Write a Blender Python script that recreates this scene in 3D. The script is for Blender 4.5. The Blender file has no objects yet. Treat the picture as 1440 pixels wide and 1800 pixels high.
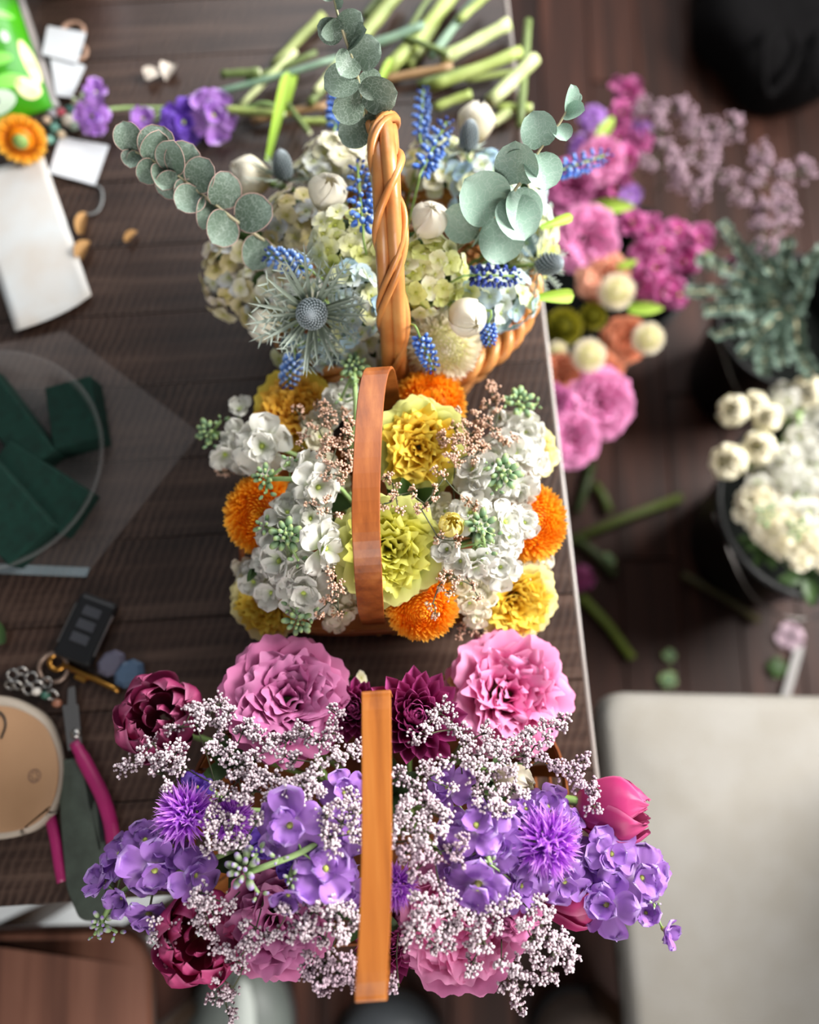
import bpy, math, random
import numpy as np
from mathutils import Matrix, Vector

# ------------------------------------------------------------------ camera, world, light
SC = bpy.context.scene
COL = SC.collection
F = 1500.0                      # focal length in pixels of the 1440 x 1800 frame
TH, YAW = math.radians(15.0), math.radians(-3.7)
CAMZ = 1.0                      # camera above the table top (table top is z = 0)
FLOOR = -0.75

cd = bpy.data.cameras.new('camera')
cd.sensor_fit = 'HORIZONTAL'
cd.sensor_width = 36.0
cd.lens = 36.0 * F / 1440.0
cd.clip_start = 0.02
cd.dof.use_dof = True
cd.dof.focus_distance = 0.775
cd.dof.aperture_fstop = 2.0
cam = bpy.data.objects.new('camera', cd)
cam.location = (0, 0, CAMZ)
cam.rotation_euler = (TH, 0, YAW)
COL.objects.link(cam)
SC.camera = cam

wd = bpy.data.worlds.new('world')
SC.world = wd
wd.use_nodes = True
wd.node_tree.nodes['Background'].inputs[0].default_value = (0.93, 0.96, 1.0, 1)
wd.node_tree.nodes['Background'].inputs[1].default_value = 0.13


def area_light(name, loc, target, sx, sy, power, col):
    l = bpy.data.lights.new(name, 'AREA')
    l.shape = 'RECTANGLE'
    l.size, l.size_y = sx, sy
    l.energy = power
    l.color = col
    o = bpy.data.objects.new(name, l)
    o.location = loc
    d = Vector(target) - Vector(loc)
    o.rotation_euler = d.to_track_quat('-Z', 'Y').to_euler()
    COL.objects.link(o)


area_light('window_light_right', (2.0, 0.95, 1.35), (0.0, 0.15, 0.05), 1.3, 1.1, 118, (1.0, 0.97, 0.93))
area_light('window_light_far', (0.3, 3.2, 2.4), (0, 0.5, 0), 2.4, 1.8, 44, (0.95, 0.98, 1.0))

area_light('fill_light_near', (0.4, -2.4, 1.5), (0.2, -0.4, -0.4), 1.6, 1.2, 42, (1.0, 0.96, 0.92))  # added unseen fill to brighten the near floor; no lamp stands here

SC.view_settings.view_transform = 'Standard'
SC.view_settings.look = 'None'
SC.view_settings.gamma = 1.0
SC.view_settings.exposure = 0.55
SC.view_settings.use_curve_mapping = False
try:
    SC.cycles.use_denoising = True
    SC.cycles.max_bounces = 8
    SC.cycles.caustics_reflective = False
    SC.cycles.caustics_refractive = False
except Exception:
    pass

RND = random.Random(11)
NPR = np.random.RandomState(5)
PI = math.pi

# ------------------------------------------------------------------ geometry of the view
CR = (Matrix.Rotation(YAW, 3, 'Z') @ Matrix.Rotation(TH, 3, 'X'))
CAMP = Vector((0, 0, CAMZ))
RIGHT, UP, FWD = CR @ Vector((1, 0, 0)), CR @ Vector((0, 1, 0)), CR @ Vector((0, 0, -1))


def W(px, py, z):
    """the world point at height z that the photograph shows at (px, py)"""
    d = CR @ Vector(((px - 720) / F, (900 - py) / F, -1.0))
    t = (z - CAMZ) / d.z
    return CAMP + d * t


def mpp(P):
    """metres per photograph pixel at P"""
    return (P - CAMP).dot(FWD) / F


def facing(P, ax=0.0, ay=0.0, tw=1.0):
    n = (CAMP - P).normalized() * tw + RIGHT * ax + UP * ay
    return n.normalized()


def frame(o, n, spin=0.0, s=1.0):
    n = Vector(n).normalized()
    a = Vector((0, 0, 1)) if abs(n.z) < 0.9 else Vector((0, 1, 0))
    x = a.cross(n).normalized()
    y = n.cross(x)
    x, y = x * math.cos(spin) + y * math.sin(spin), y * math.cos(spin) - x * math.sin(spin)
    return Matrix(((x.x * s, y.x * s, n.x * s, o[0]), (x.y * s, y.y * s, n.y * s, o[1]),
                   (x.z * s, y.z * s, n.z * s, o[2]), (0, 0, 0, 1)))


FLAT = {'g': .016, 'p': -.30, 'e': -.32, 'w': -.33, 'd': FLOOR + .012}


def dome(kind, px, py):
    if kind in FLAT:
        return FLAT[kind]
    cx, cy, rx, ry, z0, k = {'b': (665, 1480, 520, 330, .215, .085), 'm': (690, 900, 330, 280, .215, .09),
                             't': (690, 440, 350, 270, .235, .10)}[kind]
    r2 = ((px - cx) / rx) ** 2 + ((py - cy) / ry) ** 2
    return z0 - k * min(r2, 1.5)


# ------------------------------------------------------------------ materials
def lin(h):
    h = h.lstrip('#')
    v = [int(h[i:i + 2], 16) / 255 for i in (0, 2, 4)]
    return tuple(((c + .055) / 1.055) ** 2.4 if c > .04045 else c / 12.92 for c in v) + (1,)


MATS = {}


def newmat(name):
    m = bpy.data.materials.new(name)
    m.use_nodes = True
    nt = m.node_tree
    return m, nt, nt.nodes['Principled BSDF']


def N(nt, t, **kw):
    n = nt.nodes.new(t)
    for k, v in kw.items():
        if k.startswith('i_'):
            n.inputs[int(k[2:]) if k[2:].isdigit() else k[2:].replace('_', ' ')].default_value = v
        else:
            setattr(n, k, v)
    return n


def ramp(nt, fac, stops):
    r = N(nt, 'ShaderNodeValToRGB')
    e = r.color_ramp.elements
    while len(e) < len(stops):
        e.new(0.5)
    for el, (p, c) in zip(e, stops):
        el.position = p
        el.color = lin(c) if isinstance(c, str) else c
    nt.links.new(fac, r.inputs[0])
    return r.outputs[0]


def mixc(nt, fac, a, b, mode='MIX'):
    m = N(nt, 'ShaderNodeMix', data_type='RGBA', blend_type=mode)
    for sock, v in ((m.inputs[0], fac), (m.inputs[6], a), (m.inputs[7], b)):
        if hasattr(v, 'links'):
            nt.links.new(v, sock)
        else:
            sock.default_value = v
    return m.outputs[2]


def plain(name, col, rough=.5, spec=.5, metal=0, col2=None, scale=60, bump=0, bscale=200, coat=0, stretch=None, sheen=0):
    if name in MATS:
        return MATS[name]
    m, nt, b = newmat(name)
    b.inputs['Roughness'].default_value = rough
    b.inputs['Specular IOR Level'].default_value = spec
    b.inputs['Metallic'].default_value = metal
    b.inputs['Coat Weight'].default_value = coat
    b.inputs['Sheen Weight'].default_value = sheen
    b.inputs['Base Color'].default_value = lin(col)
    if col2 or bump:
        tc = N(nt, 'ShaderNodeTexCoord')
        mp = N(nt, 'ShaderNodeMapping')
        nt.links.new(tc.outputs['Object'], mp.inputs[0])
        if stretch:
            mp.inputs['Scale'].default_value = stretch
    if col2:
        n = N(nt, 'ShaderNodeTexNoise', i_Scale=scale, i_Detail=5.0)
        nt.links.new(mp.outputs[0], n.inputs['Vector'])
        nt.links.new(ramp(nt, n.outputs[0], [(.3, col), (.7, col2)]), b.inputs['Base Color'])
    if bump:
        n = N(nt, 'ShaderNodeTexNoise', i_Scale=bscale, i_Detail=4.0)
        nt.links.new(mp.outputs[0], n.inputs['Vector'])
        bp = N(nt, 'ShaderNodeBump', i_Strength=bump, i_Distance=.001)
        nt.links.new(n.outputs[0], bp.inputs['Height'])
        nt.links.new(bp.outputs[0], b.inputs['Normal'])
    MATS[name] = m
    return m


def petalmat(name, stops, transl=.3, rough=.55, var=.12, veins=0.0, back=None, objcol=False, vscale=38, spec=.3):
    """colour runs along the petal (attribute t: 0 at its base, 1 at its edge); part of the light passes through"""
    if name in MATS:
        return MATS[name]
    m, nt, b = newmat(name)
    a = N(nt, 'ShaderNodeAttribute', attribute_name='t')
    c = ramp(nt, a.outputs['Fac'], stops)
    oi = N(nt, 'ShaderNodeObjectInfo')
    if objcol:
        c = mixc(nt, 1.0, c, oi.outputs['Color'], 'MULTIPLY')
    hs = N(nt, 'ShaderNodeHueSaturation')
    mr = N(nt, 'ShaderNodeMapRange')
    mr.inputs[3].default_value, mr.inputs[4].default_value = 1 - var, 1 + var
    nt.links.new(oi.outputs['Random'], mr.inputs[0])
    nt.links.new(mr.outputs[0], hs.inputs['Value'])
    nt.links.new(c, hs.inputs['Color'])
    c = hs.outputs[0]
    if veins:
        tc = N(nt, 'ShaderNodeTexCoord')
        v = N(nt, 'ShaderNodeTexVoronoi', feature='DISTANCE_TO_EDGE', i_Scale=vscale)
        nz = N(nt, 'ShaderNodeTexNoise', i_Scale=vscale * .4)
        nt.links.new(tc.outputs['Object'], nz.inputs['Vector'])
        mv = mixc(nt, .25, tc.outputs['Object'], nz.outputs[1])
        nt.links.new(mv, v.inputs['Vector'])
        fac = ramp(nt, v.outputs[0], [(0.0, (veins, veins, veins, 1)), (.08, (0, 0, 0, 1))])
        c = mixc(nt, fac, c, lin('#c9d8cf'))
    if back:
        g = N(nt, 'ShaderNodeNewGeometry')
        c = mixc(nt, g.outputs['Backfacing'], c, lin(back))
    nt.links.new(c, b.inputs['Base Color'])
    b.inputs['Roughness'].default_value = rough
    b.inputs['Specular IOR Level'].default_value = spec
    if transl:
        tr = N(nt, 'ShaderNodeBsdfTranslucent')
        nt.links.new(c, tr.inputs[0])
        ms = N(nt, 'ShaderNodeMixShader')
        ms.inputs[0].default_value = transl
        nt.links.new(b.outputs[0], ms.inputs[1])
        nt.links.new(tr.outputs[0], ms.inputs[2])
        nt.links.new(ms.outputs[0], nt.nodes['Material Output'].inputs[0])
    MATS[name] = m
    return m


def woodmat(name, c1, c2, c3, axis='X', rough=.45, saw=0.0, coat=0.0, scale=1.0, spec=.5):
    """grain stretched along an axis; saw = strength of the cross saw marks"""
    if name in MATS:
        return MATS[name]
    m, nt, b = newmat(name)
    tc = N(nt, 'ShaderNodeTexCoord')
    oi = N(nt, 'ShaderNodeObjectInfo')
    off = N(nt, 'ShaderNodeVectorMath', operation='SCALE')
    cx = N(nt, 'ShaderNodeCombineXYZ')
    for i in range(3):
        nt.links.new(oi.outputs['Random'], cx.inputs[i])
    nt.links.new(cx.outputs[0], off.inputs[0])
    off.inputs['Scale'].default_value = 13.0
    add = N(nt, 'ShaderNodeVectorMath', operation='ADD')
    nt.links.new(tc.outputs['Object'], add.inputs[0])
    nt.links.new(off.outputs[0], add.inputs[1])
    mp = N(nt, 'ShaderNodeMapping')
    nt.links.new(add.outputs[0], mp.inputs[0])
    s = {'X': (3, 60, 60), 'Y': (60, 3, 60), 'Z': (60, 60, 3)}[axis]
    mp.inputs['Scale'].default_value = tuple(v * scale for v in s)
    n = N(nt, 'ShaderNodeTexNoise', i_Scale=1.0, i_Detail=6.0, i_Roughness=.6)
    nt.links.new(mp.outputs[0], n.inputs['Vector'])
    c = ramp(nt, n.outputs[0], [(.28, c1), (.52, c2), (.75, c3)])
    h = n.outputs[0]
    hs = N(nt, 'ShaderNodeHueSaturation')
    mr = N(nt, 'ShaderNodeMapRange')
    mr.inputs[3].default_value, mr.inputs[4].default_value = .72, 1.3
    nt.links.new(oi.outputs['Random'], mr.inputs[0])
    nt.links.new(mr.outputs[0], hs.inputs['Value'])
    nt.links.new(c, hs.inputs['Color'])
    c = hs.outputs[0]
    if saw:
        mp2 = N(nt, 'ShaderNodeMapping')
        nt.links.new(add.outputs[0], mp2.inputs[0])
        mp2.inputs['Rotation'].default_value = (0, 0, .35)
        wv = N(nt, 'ShaderNodeTexWave', i_Scale=32.0, i_Distortion=3.0, i_Detail=3.0, i_Detail_Scale=2.0)
        nt.links.new(mp2.outputs[0], wv.inputs['Vector'])
        n3 = N(nt, 'ShaderNodeTexNoise', i_Scale=9.0, i_Detail=2.0)
        nt.links.new(add.outputs[0], n3.inputs['Vector'])
        mm = N(nt, 'ShaderNodeMath', operation='MULTIPLY')
        nt.links.new(wv.outputs['Fac'], mm.inputs[0])
        nt.links.new(n3.outputs[0], mm.inputs[1])
        fac = ramp(nt, mm.outputs[0], [(.2, (0, 0, 0, 1)), (.6, (saw, saw, saw, 1))])
        c = mixc(nt, fac, c, lin(c3))
        h2 = N(nt, 'ShaderNodeMath', operation='ADD')
        nt.links.new(n.outputs[0], h2.inputs[0])
        nt.links.new(mm.outputs[0], h2.inputs[1])
        h = h2.outputs[0]
    nt.links.new(c, b.inputs['Base Color'])
    bp = N(nt, 'ShaderNodeBump', i_Strength=.35, i_Distance=.001)
    nt.links.new(h, bp.inputs['Height'])
    nt.links.new(bp.outputs[0], b.inputs['Normal'])
    b.inputs['Roughness'].default_value = rough
    b.inputs['Specular IOR Level'].default_value = spec
    b.inputs['Coat Weight'].default_value = coat
    b.inputs['Coat Roughness'].default_value = .3
    MATS[name] = m
    return m


# ------------------------------------------------------------------ mesh and object helpers
class MB:
    def __init__(s):
        s.v, s.f, s.t, s.n = [], [], [], 0

    def add(s, v, f, t=None, M=None):
        v = np.asarray(v, float).reshape(-1, 3)
        if M is not None:
            A = np.array(M)
            v = v @ A[:3, :3].T + A[:3, 3]
        s.v.append(v)
        s.t.append(np.full(len(v), .5) if t is None else np.asarray(t, float))
        s.f += [tuple(i + s.n for i in q) for q in f]
        s.n += len(v)
        return s

    def mesh(s, name, smooth=True):
        me = bpy.data.meshes.new(name)
        v = np.concatenate(s.v)
        me.from_pydata(v.tolist(), [], s.f)
        at = me.attributes.new('t', 'FLOAT', 'POINT')
        at.data.foreach_set('value', np.concatenate(s.t).astype(np.float32))
        if smooth:
            me.polygons.foreach_set('use_smooth', [True] * len(me.polygons))
        me.update()
        return me


def link(name, me, mat=None, parent=None, M=None, label=None, kind=None, color=None):
    o = bpy.data.objects.new(name, me)
    COL.objects.link(o)
    if mat is not None:
        if len(me.materials) == 0:
            me.materials.append(mat)
        if me.materials[0] is not mat:
            o.material_slots[0].link = 'OBJECT'
            o.material_slots[0].material = mat
    if parent is not None:
        o.parent = parent
    if M is not None:
        o.matrix_basis = M
    if label:
        o['label'] = label
    if kind:
        o['kind'] = kind
    if color is not None:
        o.color = color
    return o


def thing(name, label, cat, M=None, group=None):
    o = bpy.data.objects.new(name, None)
    o.empty_display_size = .01
    COL.objects.link(o)
    if M is not None:
        o.matrix_basis = M if isinstance(M, Matrix) else Matrix.Translation(M)
    o['label'] = label
    o['category'] = cat
    if group:
        o['group'] = group
    return o


def T(x=0, y=0, z=0):
    return Matrix.Translation((x, y, z))


def R(a, ax):
    return Matrix.Rotation(a, 4, ax)


def S(x, y=None, z=None):
    return Matrix.Diagonal((x, x if y is None else y, x if z is None else z, 1))


def gridf(nu, nv, base=0, wrap=False):
    w = nu if wrap else nu + 1
    out = []
    for j in range(nv):
        for i in range(nu):
            a, b = j * w + i, j * w + (i + 1) % w
            out.append((base + a, base + b, base + b + w, base + a + w))
    return out


def tube(pts, rad, sides=6, closed=False):
    P = np.array([tuple(p) for p in pts], float)
    n = len(P)
    rad = np.full(n, rad) if np.isscalar(rad) else np.asarray(rad, float)
    tan = np.roll(P, -1, 0) - np.roll(P, 1, 0) if closed else np.gradient(P, axis=0)
    tan /= np.linalg.norm(tan, axis=1)[:, None] + 1e-12
    ref = np.array([0, 0, 1.]) if abs(tan[0][2]) < .9 else np.array([0, 1., 0])
    u = np.cross(ref, tan[0])
    u /= np.linalg.norm(u)
    V = []
    for k in range(n):
        u = u - tan[k] * u.dot(tan[k])
        u /= np.linalg.norm(u) + 1e-12
        w = np.cross(tan[k], u)
        for a in range(sides):
            an = 2 * PI * a / sides
            V.append(P[k] + rad[k] * (u * math.cos(an) + w * math.sin(an)))
    f = gridf(sides, n - 1, 0, True)
    if closed:
        for i in range(sides):
            a, b = (n - 1) * sides + i, (n - 1) * sides + (i + 1) % sides
            f.append((a, b, (i + 1) % sides, i))
    else:
        f.append(tuple(range(sides))[::-1])
        f.append(tuple((n - 1) * sides + i for i in range(sides)))
    t = np.repeat(np.linspace(0, 1, n), sides)
    return np.array(V), f, t


def curve_pts(ctrl, n):
    """smooth path through the control points"""
    P = [np.array(tuple(p), float) for p in ctrl]
    P = [2 * P[0] - P[1]] + P + [2 * P[-1] - P[-2]]
    out = []
    m = len(P) - 3
    for k in range(n):
        x = min(k / (n - 1) * m, m - 1e-9)
        i = int(x)
        s = x - i
        a, b, c, d = P[i:i + 4]
        out.append(.5 * (2 * b + (c - a) * s + (2 * a - 5 * b + 4 * c - d) * s * s + (3 * b - a - 3 * c + d) * s ** 3))
    return out


def ellipsoid(nu=8, nv=5, rx=1, ry=1, rz=1, pw=1.0):
    V, t = [(0, 0, -rz)], [0]
    for j in range(1, nv):
        a = PI * j / nv
        for i in range(nu):
            b = 2 * PI * i / nu
            V.append((rx * math.sin(a) ** pw * math.cos(b), ry * math.sin(a) ** pw * math.sin(b), -rz * math.cos(a)))
            t.append(j / nv)
    V.append((0, 0, rz))
    t.append(1)
    f = [(0, 1 + (i + 1) % nu, 1 + i) for i in range(nu)]
    for j in range(nv - 2):
        for i in range(nu):
            a, b = 1 + j * nu + i, 1 + j * nu + (i + 1) % nu
            f.append((a, b, b + nu, a + nu))
    L = 1 + (nv - 2) * nu
    f += [(L + i, L + (i + 1) % nu, len(V) - 1) for i in range(nu)]
    return np.array(V, float), f, np.array(t, float)


def rbox(sx, sy, sz, bev=.002, seg=2):
    """box with rounded edges, centred on the origin"""
    import bmesh
    bm = bmesh.new()
    bmesh.ops.create_cube(bm, size=1)
    for v in bm.verts:
        v.co = Vector((v.co.x * sx, v.co.y * sy, v.co.z * sz))
    if bev:
        bmesh.ops.bevel(bm, geom=bm.edges[:], offset=bev, segments=seg, affect='EDGES', profile=.5)
    bm.verts.index_update()
    V = np.array([v.co[:] for v in bm.verts])
    f = [tuple(v.index for v in fa.verts) for fa in bm.faces]
    bm.free()
    return V, f


def boxmesh(name, sx, sy, sz, bev=.002, seg=2):
    v, f = rbox(sx, sy, sz, bev, seg)
    return MB().add(v, f).mesh(name, smooth=False)


def prism(outline, z0, z1, bev=.0, top_in=None):
    """extruded outline with a rounded upper edge"""
    o = np.array(outline, float)
    n = len(o)
    c = o.mean(0)
    rings = [(o, z0), (o, z1 - bev)]
    if bev:
        for k in (1, 2, 3):
            a = k / 3 * PI / 2
            d = o - c
            L = np.linalg.norm(d, axis=1)[:, None]
            rings.append((o - d / L * bev * (1 - math.cos(a)), z1 - bev + bev * math.sin(a)))
    V = np.concatenate([np.c_[r, np.full(n, z)] for r, z in rings])
    f = gridf(n, len(rings) - 1, 0, True)
    f.append(tuple(range(n))[::-1])
    f.append(tuple((len(rings) - 1) * n + i for i in range(n)))
    return V, f


def rounded(poly, r, seg=5):
    """polygon with rounded corners"""
    out = []
    n = len(poly)
    for i in range(n):
        p, a, b = np.array(poly[i], float), np.array(poly[i - 1], float), np.array(poly[(i + 1) % n], float)
        da, db = (a - p) / np.linalg.norm(a - p), (b - p) / np.linalg.norm(b - p)
        A, B = p + da * r, p + db * r
        for k in range(seg + 1):
            s = k / seg
            out.append((1 - s) ** 2 * A + 2 * s * (1 - s) * p + s * s * B)
    return out


# ------------------------------------------------------------------ the setting: floor
M_floor = woodmat('dark floor wood', '#1e100b', '#331c14', '#4f2f24', 'Y', rough=.5, scale=.5, spec=.2)
fl = link('floor', boxmesh('floor', 5.0, 5.0, .04, 0), plain('floor joints', '#120b09', .8), None, T(0.4, 0.6, FLOOR - .034), kind='structure')
pm = boxmesh('floor_plank', .118, 1.19, .016, .0015, 1)
for i in range(-11, 15):
    for j in range(-2, 3):
        o = link('plank', pm, M_floor, fl, R(math.radians(-4), 'Z') @ T(i * .12 - .1, j * 1.195 + (i * .37) % 1.19 - .4, .026 + RND.uniform(-.0006, .0006)))

# two walls and their windows, out of the frame, from which the daylight comes
M_wall = plain('warm grey wall', '#8f867c', .9)
M_wfr = plain('window frame paint', '#d8d4cc', .5)
M_pane, nt_, b_ = newmat('daylit pane')
b_.inputs['Base Color'].default_value = (.8, .85, .9, 1)
b_.inputs['Emission Color'].default_value = (.95, .97, 1, 1)
b_.inputs['Emission Strength'].default_value = 1.0
link('wall_right', boxmesh('wall', .1, 6.6, 3.3, 0), M_wall, None, T(2.8, .55, .9), kind='structure')
link('wall_far', boxmesh('wall', 5.4, .1, 3.3, 0), M_wall, None, T(.05, 3.85, .9), kind='structure')
for nm, M, w_, h_ in (('window_1', T(2.72, 1.2, 1.3) @ R(-PI / 2, 'Y') @ R(PI / 2, 'Z'), 1.8, 1.4), ('window_2', T(.3, 3.77, 1.4) @ R(PI / 2, 'X'), 2.2, 1.4)):
    mb = MB()
    for q in ((0, h_ / 2, w_ + .1, .07), (0, -h_ / 2, w_ + .1, .07), (-w_ / 2, 0, .07, h_), (w_ / 2, 0, .07, h_), (0, 0, .05, h_)):
        v, f = rbox(q[2], q[3], .06, 0)
        mb.add(v, f, None, T(q[0], q[1], 0))
    wn = link(nm, mb.mesh('window', False), M_wfr, None, M, kind='structure')
    link('pane', boxmesh('pane', w_, h_, .01, 0), M_pane, wn, T(0, 0, -.01))

# ------------------------------------------------------------------ table of sawn boards
M_tab = woodmat('grey brown sawn wood', '#1d110c', '#31211a', '#554238', 'X', rough=.40, saw=.5, scale=.8, spec=.4)
M_tabedge = woodmat('worn edge highlight', '#6f6661', '#9a928d', '#b9b2ae', 'Y', rough=.35)  # pale colour paints in the light caught along the rounded worn edge
EX = W(1040, 1320, 0).x
EY = W(65, 1590, 0).y
tb = thing('table', 'dark brown wooden table of sawn boards carrying the flower baskets', 'table', (EX - .9, EY + .8, FLOOR))
tz = -FLOOR
bm_ = boxmesh('table_board', 1.8, .0993, .034, .0012, 1)
for k in range(17):
    link('plank', bm_, M_tab, tb, T(0, -.8 + .05 + k * .1 + RND.uniform(-.0004, .0004), tz - .017 + RND.uniform(-.0008, 0)))
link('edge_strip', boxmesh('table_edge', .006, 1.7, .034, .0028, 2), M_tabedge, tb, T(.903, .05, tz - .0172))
for sy in (-.70, .80):
    link('apron', boxmesh('table_apron', 1.6, .025, .09, .002, 1), M_tab, tb, T(0, sy, tz - .08))
for sx in (-.8, .8):
    for sy in (-.7, .8):
        link('leg', boxmesh('table_leg', .08, .08, .716, .004, 1), M_tab, tb, T(sx, sy, .358))


# ------------------------------------------------------------------ petals
def prof(kind, v):
    if kind == 'obov':
        w = .14 + .86 * math.sin(min(v / .72, 1) * PI / 2) ** 1.3
        if v > .72:
            w *= math.sqrt(max(0, 1 - ((v - .72) / .28) ** 2.6))
        return w
    if kind == 'lanc':
        return .3 * (1 - v) ** 2 + .92 * max(0, math.sin(PI * min(1, v * .93 + .07) ** 1.05)) ** .75 if v < 1 else 0
    if kind == 'strap':
        return .45 + .55 * math.sin(v * PI * .6) if v < .75 else (.45 + .55 * math.sin(v * PI * .6)) * math.sqrt(max(0, 1 - ((v - .75) / .25) ** 2))
    if kind == 'round':
        return math.sqrt(max(0, 1 - (2 * (.04 + .96 * v) - 1) ** 2)) * (1.04 - .12 * v)
    if kind == 'heart':
        return math.sqrt(max(0, 1 - (2 * (.05 + .95 * v) ** .85 - 1) ** 2))
    if kind == 'spike':
        return .25 + .75 * math.sin(PI * min(1, v * 1.25 + .1)) ** .8 if v < .6 else max(0, (1 - v) / .4) * .9
    return 1


def petal(kind, L, Wd, b0, b1, cup=.2, ruf=0., freq=2., ph=0., nu=6, nv=6, tipruf=0., rng=None):
    """a petal growing outward along +Y from the origin; b0 and b1: its rise at base and tip"""
    V, t = [], []
    y = z = 0.
    for j in range(nv + 1):
        v = j / nv
        an = b0 + (b1 - b0) * v
        if j:
            y += math.cos(an) * L / nv
            z += math.sin(an) * L / nv
        ny, nz = -math.sin(an), math.cos(an)
        w = Wd * prof(kind, v)
        for i in range(nu + 1):
            u = 2 * i / nu - 1
            h = cup * w * u * u + ruf * L * v ** 1.6 * (math.sin(freq * PI * u + ph) + .28 * math.sin(2.3 * freq * PI * u + 2 * ph + 3 * v))
            e = tipruf * L * v ** 3 * math.sin(3 * PI * u + ph)
            V.append((u * w, y + ny * h + e * math.cos(an), z + nz * h + e * math.sin(an)))
            t.append(v)
    return np.array(V), gridf(nu, nv), np.array(t)


def pm1(name, *a, **k):
    v, f, t = petal(*a, **k)
    return MB().add(v, f, t).mesh(name)


def wall_petal(seed, ruf=.1, lip=.14, nu=14, nv=6, curv=.8, freq=1.6):
    """an upright inner rose petal: unit width, unit height, its edge frilled"""
    r = random.Random(seed)
    ph, ph2 = r.uniform(0, 6.3), r.uniform(0, 6.3)
    V, t = [], []
    for j in range(nv + 1):
        v = j / nv
        wid = .62 + .38 * math.sin(min(1, v * 1.25) * PI / 2)
        if v > .8:
            wid *= 1 - .25 * ((v - .8) / .2) ** 2
        for i in range(nu + 1):
            u = 2 * i / nu - 1
            x = .5 * u * wid
            rr = ruf * v ** 1.4 * (math.sin(freq * PI * u + ph) + .6 * math.sin(freq * 2.1 * PI * u + ph2))
            y = -curv * x * x + rr + lip * v ** 4
            z = v * (1 - .16 * u * u * v) + .07 * ruf / .1 * v ** 3 * math.sin(3.1 * PI * u + ph2)
            V.append((x, y, z))
            t.append(v)
    return MB().add(V, gridf(nu, nv), t).mesh('rose_petal')


WALL = [wall_petal(s, .085, .20, nu=18, freq=.85, curv=.9) for s in range(7)]
WALLF = [wall_petal(s + 40, .105, .17, nu=20, freq=1.15, curv=.9) for s in range(7)]
GUARD = [wall_petal(s + 20, .035, .30, curv=.75, freq=1.2) for s in range(4)]
M_stem = plain('stem green', '#6f8f46', .5, col2='#8aa65a', scale=30)
M_stemd = plain('stem dark', '#4a5b35', .55)
M_leafd = petalmat('dark leaf', [(0, '#33492a'), (1, '#4d6a3a')], .2, .45)
ctr_b = W(658, 1487, .3)
BC = {'b': Vector((ctr_b.x, ctr_b.y, .03)), 'm': Vector((-.012, .20, .03)), 't': Vector((.0, .51, .03)),
      'g': W(455, 178, .012), 'p': W(1090, 480, FLOOR + .05), 'e': W(1375, 600, FLOOR + .05), 'w': W(1425, 880, FLOOR + .05), 'd': W(1100, 1000, FLOOR + .01)}


def loc(root, M):
    return root.matrix_basis.inverted() @ M


def add_stem(root, base, kind, r=.0022, mat=None, name='stem'):
    """a stalk from the bloom's base down into the basket"""
    inv = root.matrix_basis.inverted()
    end = BC[kind] + Vector((RND.uniform(-.05, .05), RND.uniform(-.035, .035), RND.uniform(0, .01)))
    d = root.matrix_basis.to_3x3() @ Vector((0, 0, -1))
    L = (end - base).length
    pts = curve_pts([base, base + d.normalized() * L * .28, base.lerp(end, .6) + Vector((0, 0, -.012)), end], 9)
    sc = root.matrix_basis.to_scale()[0]
    v, f, t = tube([inv @ Vector(p) for p in pts], r / sc, 6)
    return link(name, MB().add(v, f, t).mesh('stem'), mat or M_stem, root)


def rose(label, px, py, r, ax, ay, kind, mi, mo, dz=0., seed=0, frilly=False, group=None, z=None, open_=1.0, stem=True):
    rg = random.Random(seed * 7 + 3)
    P = W(px, py, (dome(kind, px, py) if z is None else z) + dz)
    rad = r * mpp(P)
    n = facing(P, ax, ay)
    root = thing('garden_rose', label, 'rose', frame(P, n, rg.uniform(0, 6), rad), group)
    walls = WALLF if frilly else WALL
    rings = [(.08, 3, .42, .45, 3), (.20, 4, .55, .5, 8), (.32, 5, .68, .55, 13), (.45, 6, .80, .6, 18), (.57, 7, .88, .64, 24),
             (.68, 8, .92, .66, 30)]
    for q, (rt, cnt, w, h, tl) in enumerate(rings):
        a0 = rg.uniform(0, 6)
        for k in range(cnt):
            tilt = math.radians(tl + rg.uniform(-5, 6)) * open_
            rb = max(.0, rt * rg.uniform(.93, 1.07) - h * math.sin(tilt) * .8)
            zt = .04 - .34 * max(0, .5 - rt) - .10 * max(0, rt - .5) + rg.uniform(-.06, .05)
            M = R(a0 + 2 * PI * k / cnt + rg.uniform(-.18, .18), 'Z') @ T(0, rb, zt - h * math.cos(tilt)) @ R(-tilt, 'X') @ \
                R(rg.uniform(-.5, .5) * (1.3 - rt), 'Z') @ S(w * rg.uniform(.85, 1.15), w, h)
            link('petal', rg.choice(walls), mi, root, M)
    for q, (cnt, tl, w, h, rb, zb) in enumerate([(7, 30, 1.05, .88, .44, -.80), (7, 40, 1.15, .86, .40, -.84), (6, 50, 1.15, .82, .38, -.88)]):
        a0 = rg.uniform(0, 6)
        for k in range(cnt):
            tilt = math.radians(tl + rg.uniform(-5, 5))
            M = R(a0 + 2 * PI * k / cnt + rg.uniform(-.12, .12), 'Z') @ T(0, rb, zb) @ R(-tilt, 'X') @ S(w, w, h * rg.uniform(.93, 1.06))
            link('petal', rg.choice(GUARD), mo, root, M)
    v, f, t = ellipsoid(10, 6, .34, .34, .3)
    link('calyx', MB().add(v, f, t).mesh('calyx'), M_stem, root, T(0, 0, -.85))
    if stem:
        add_stem(root, P - n * rad * .95, kind, .003)
    return root


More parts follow.
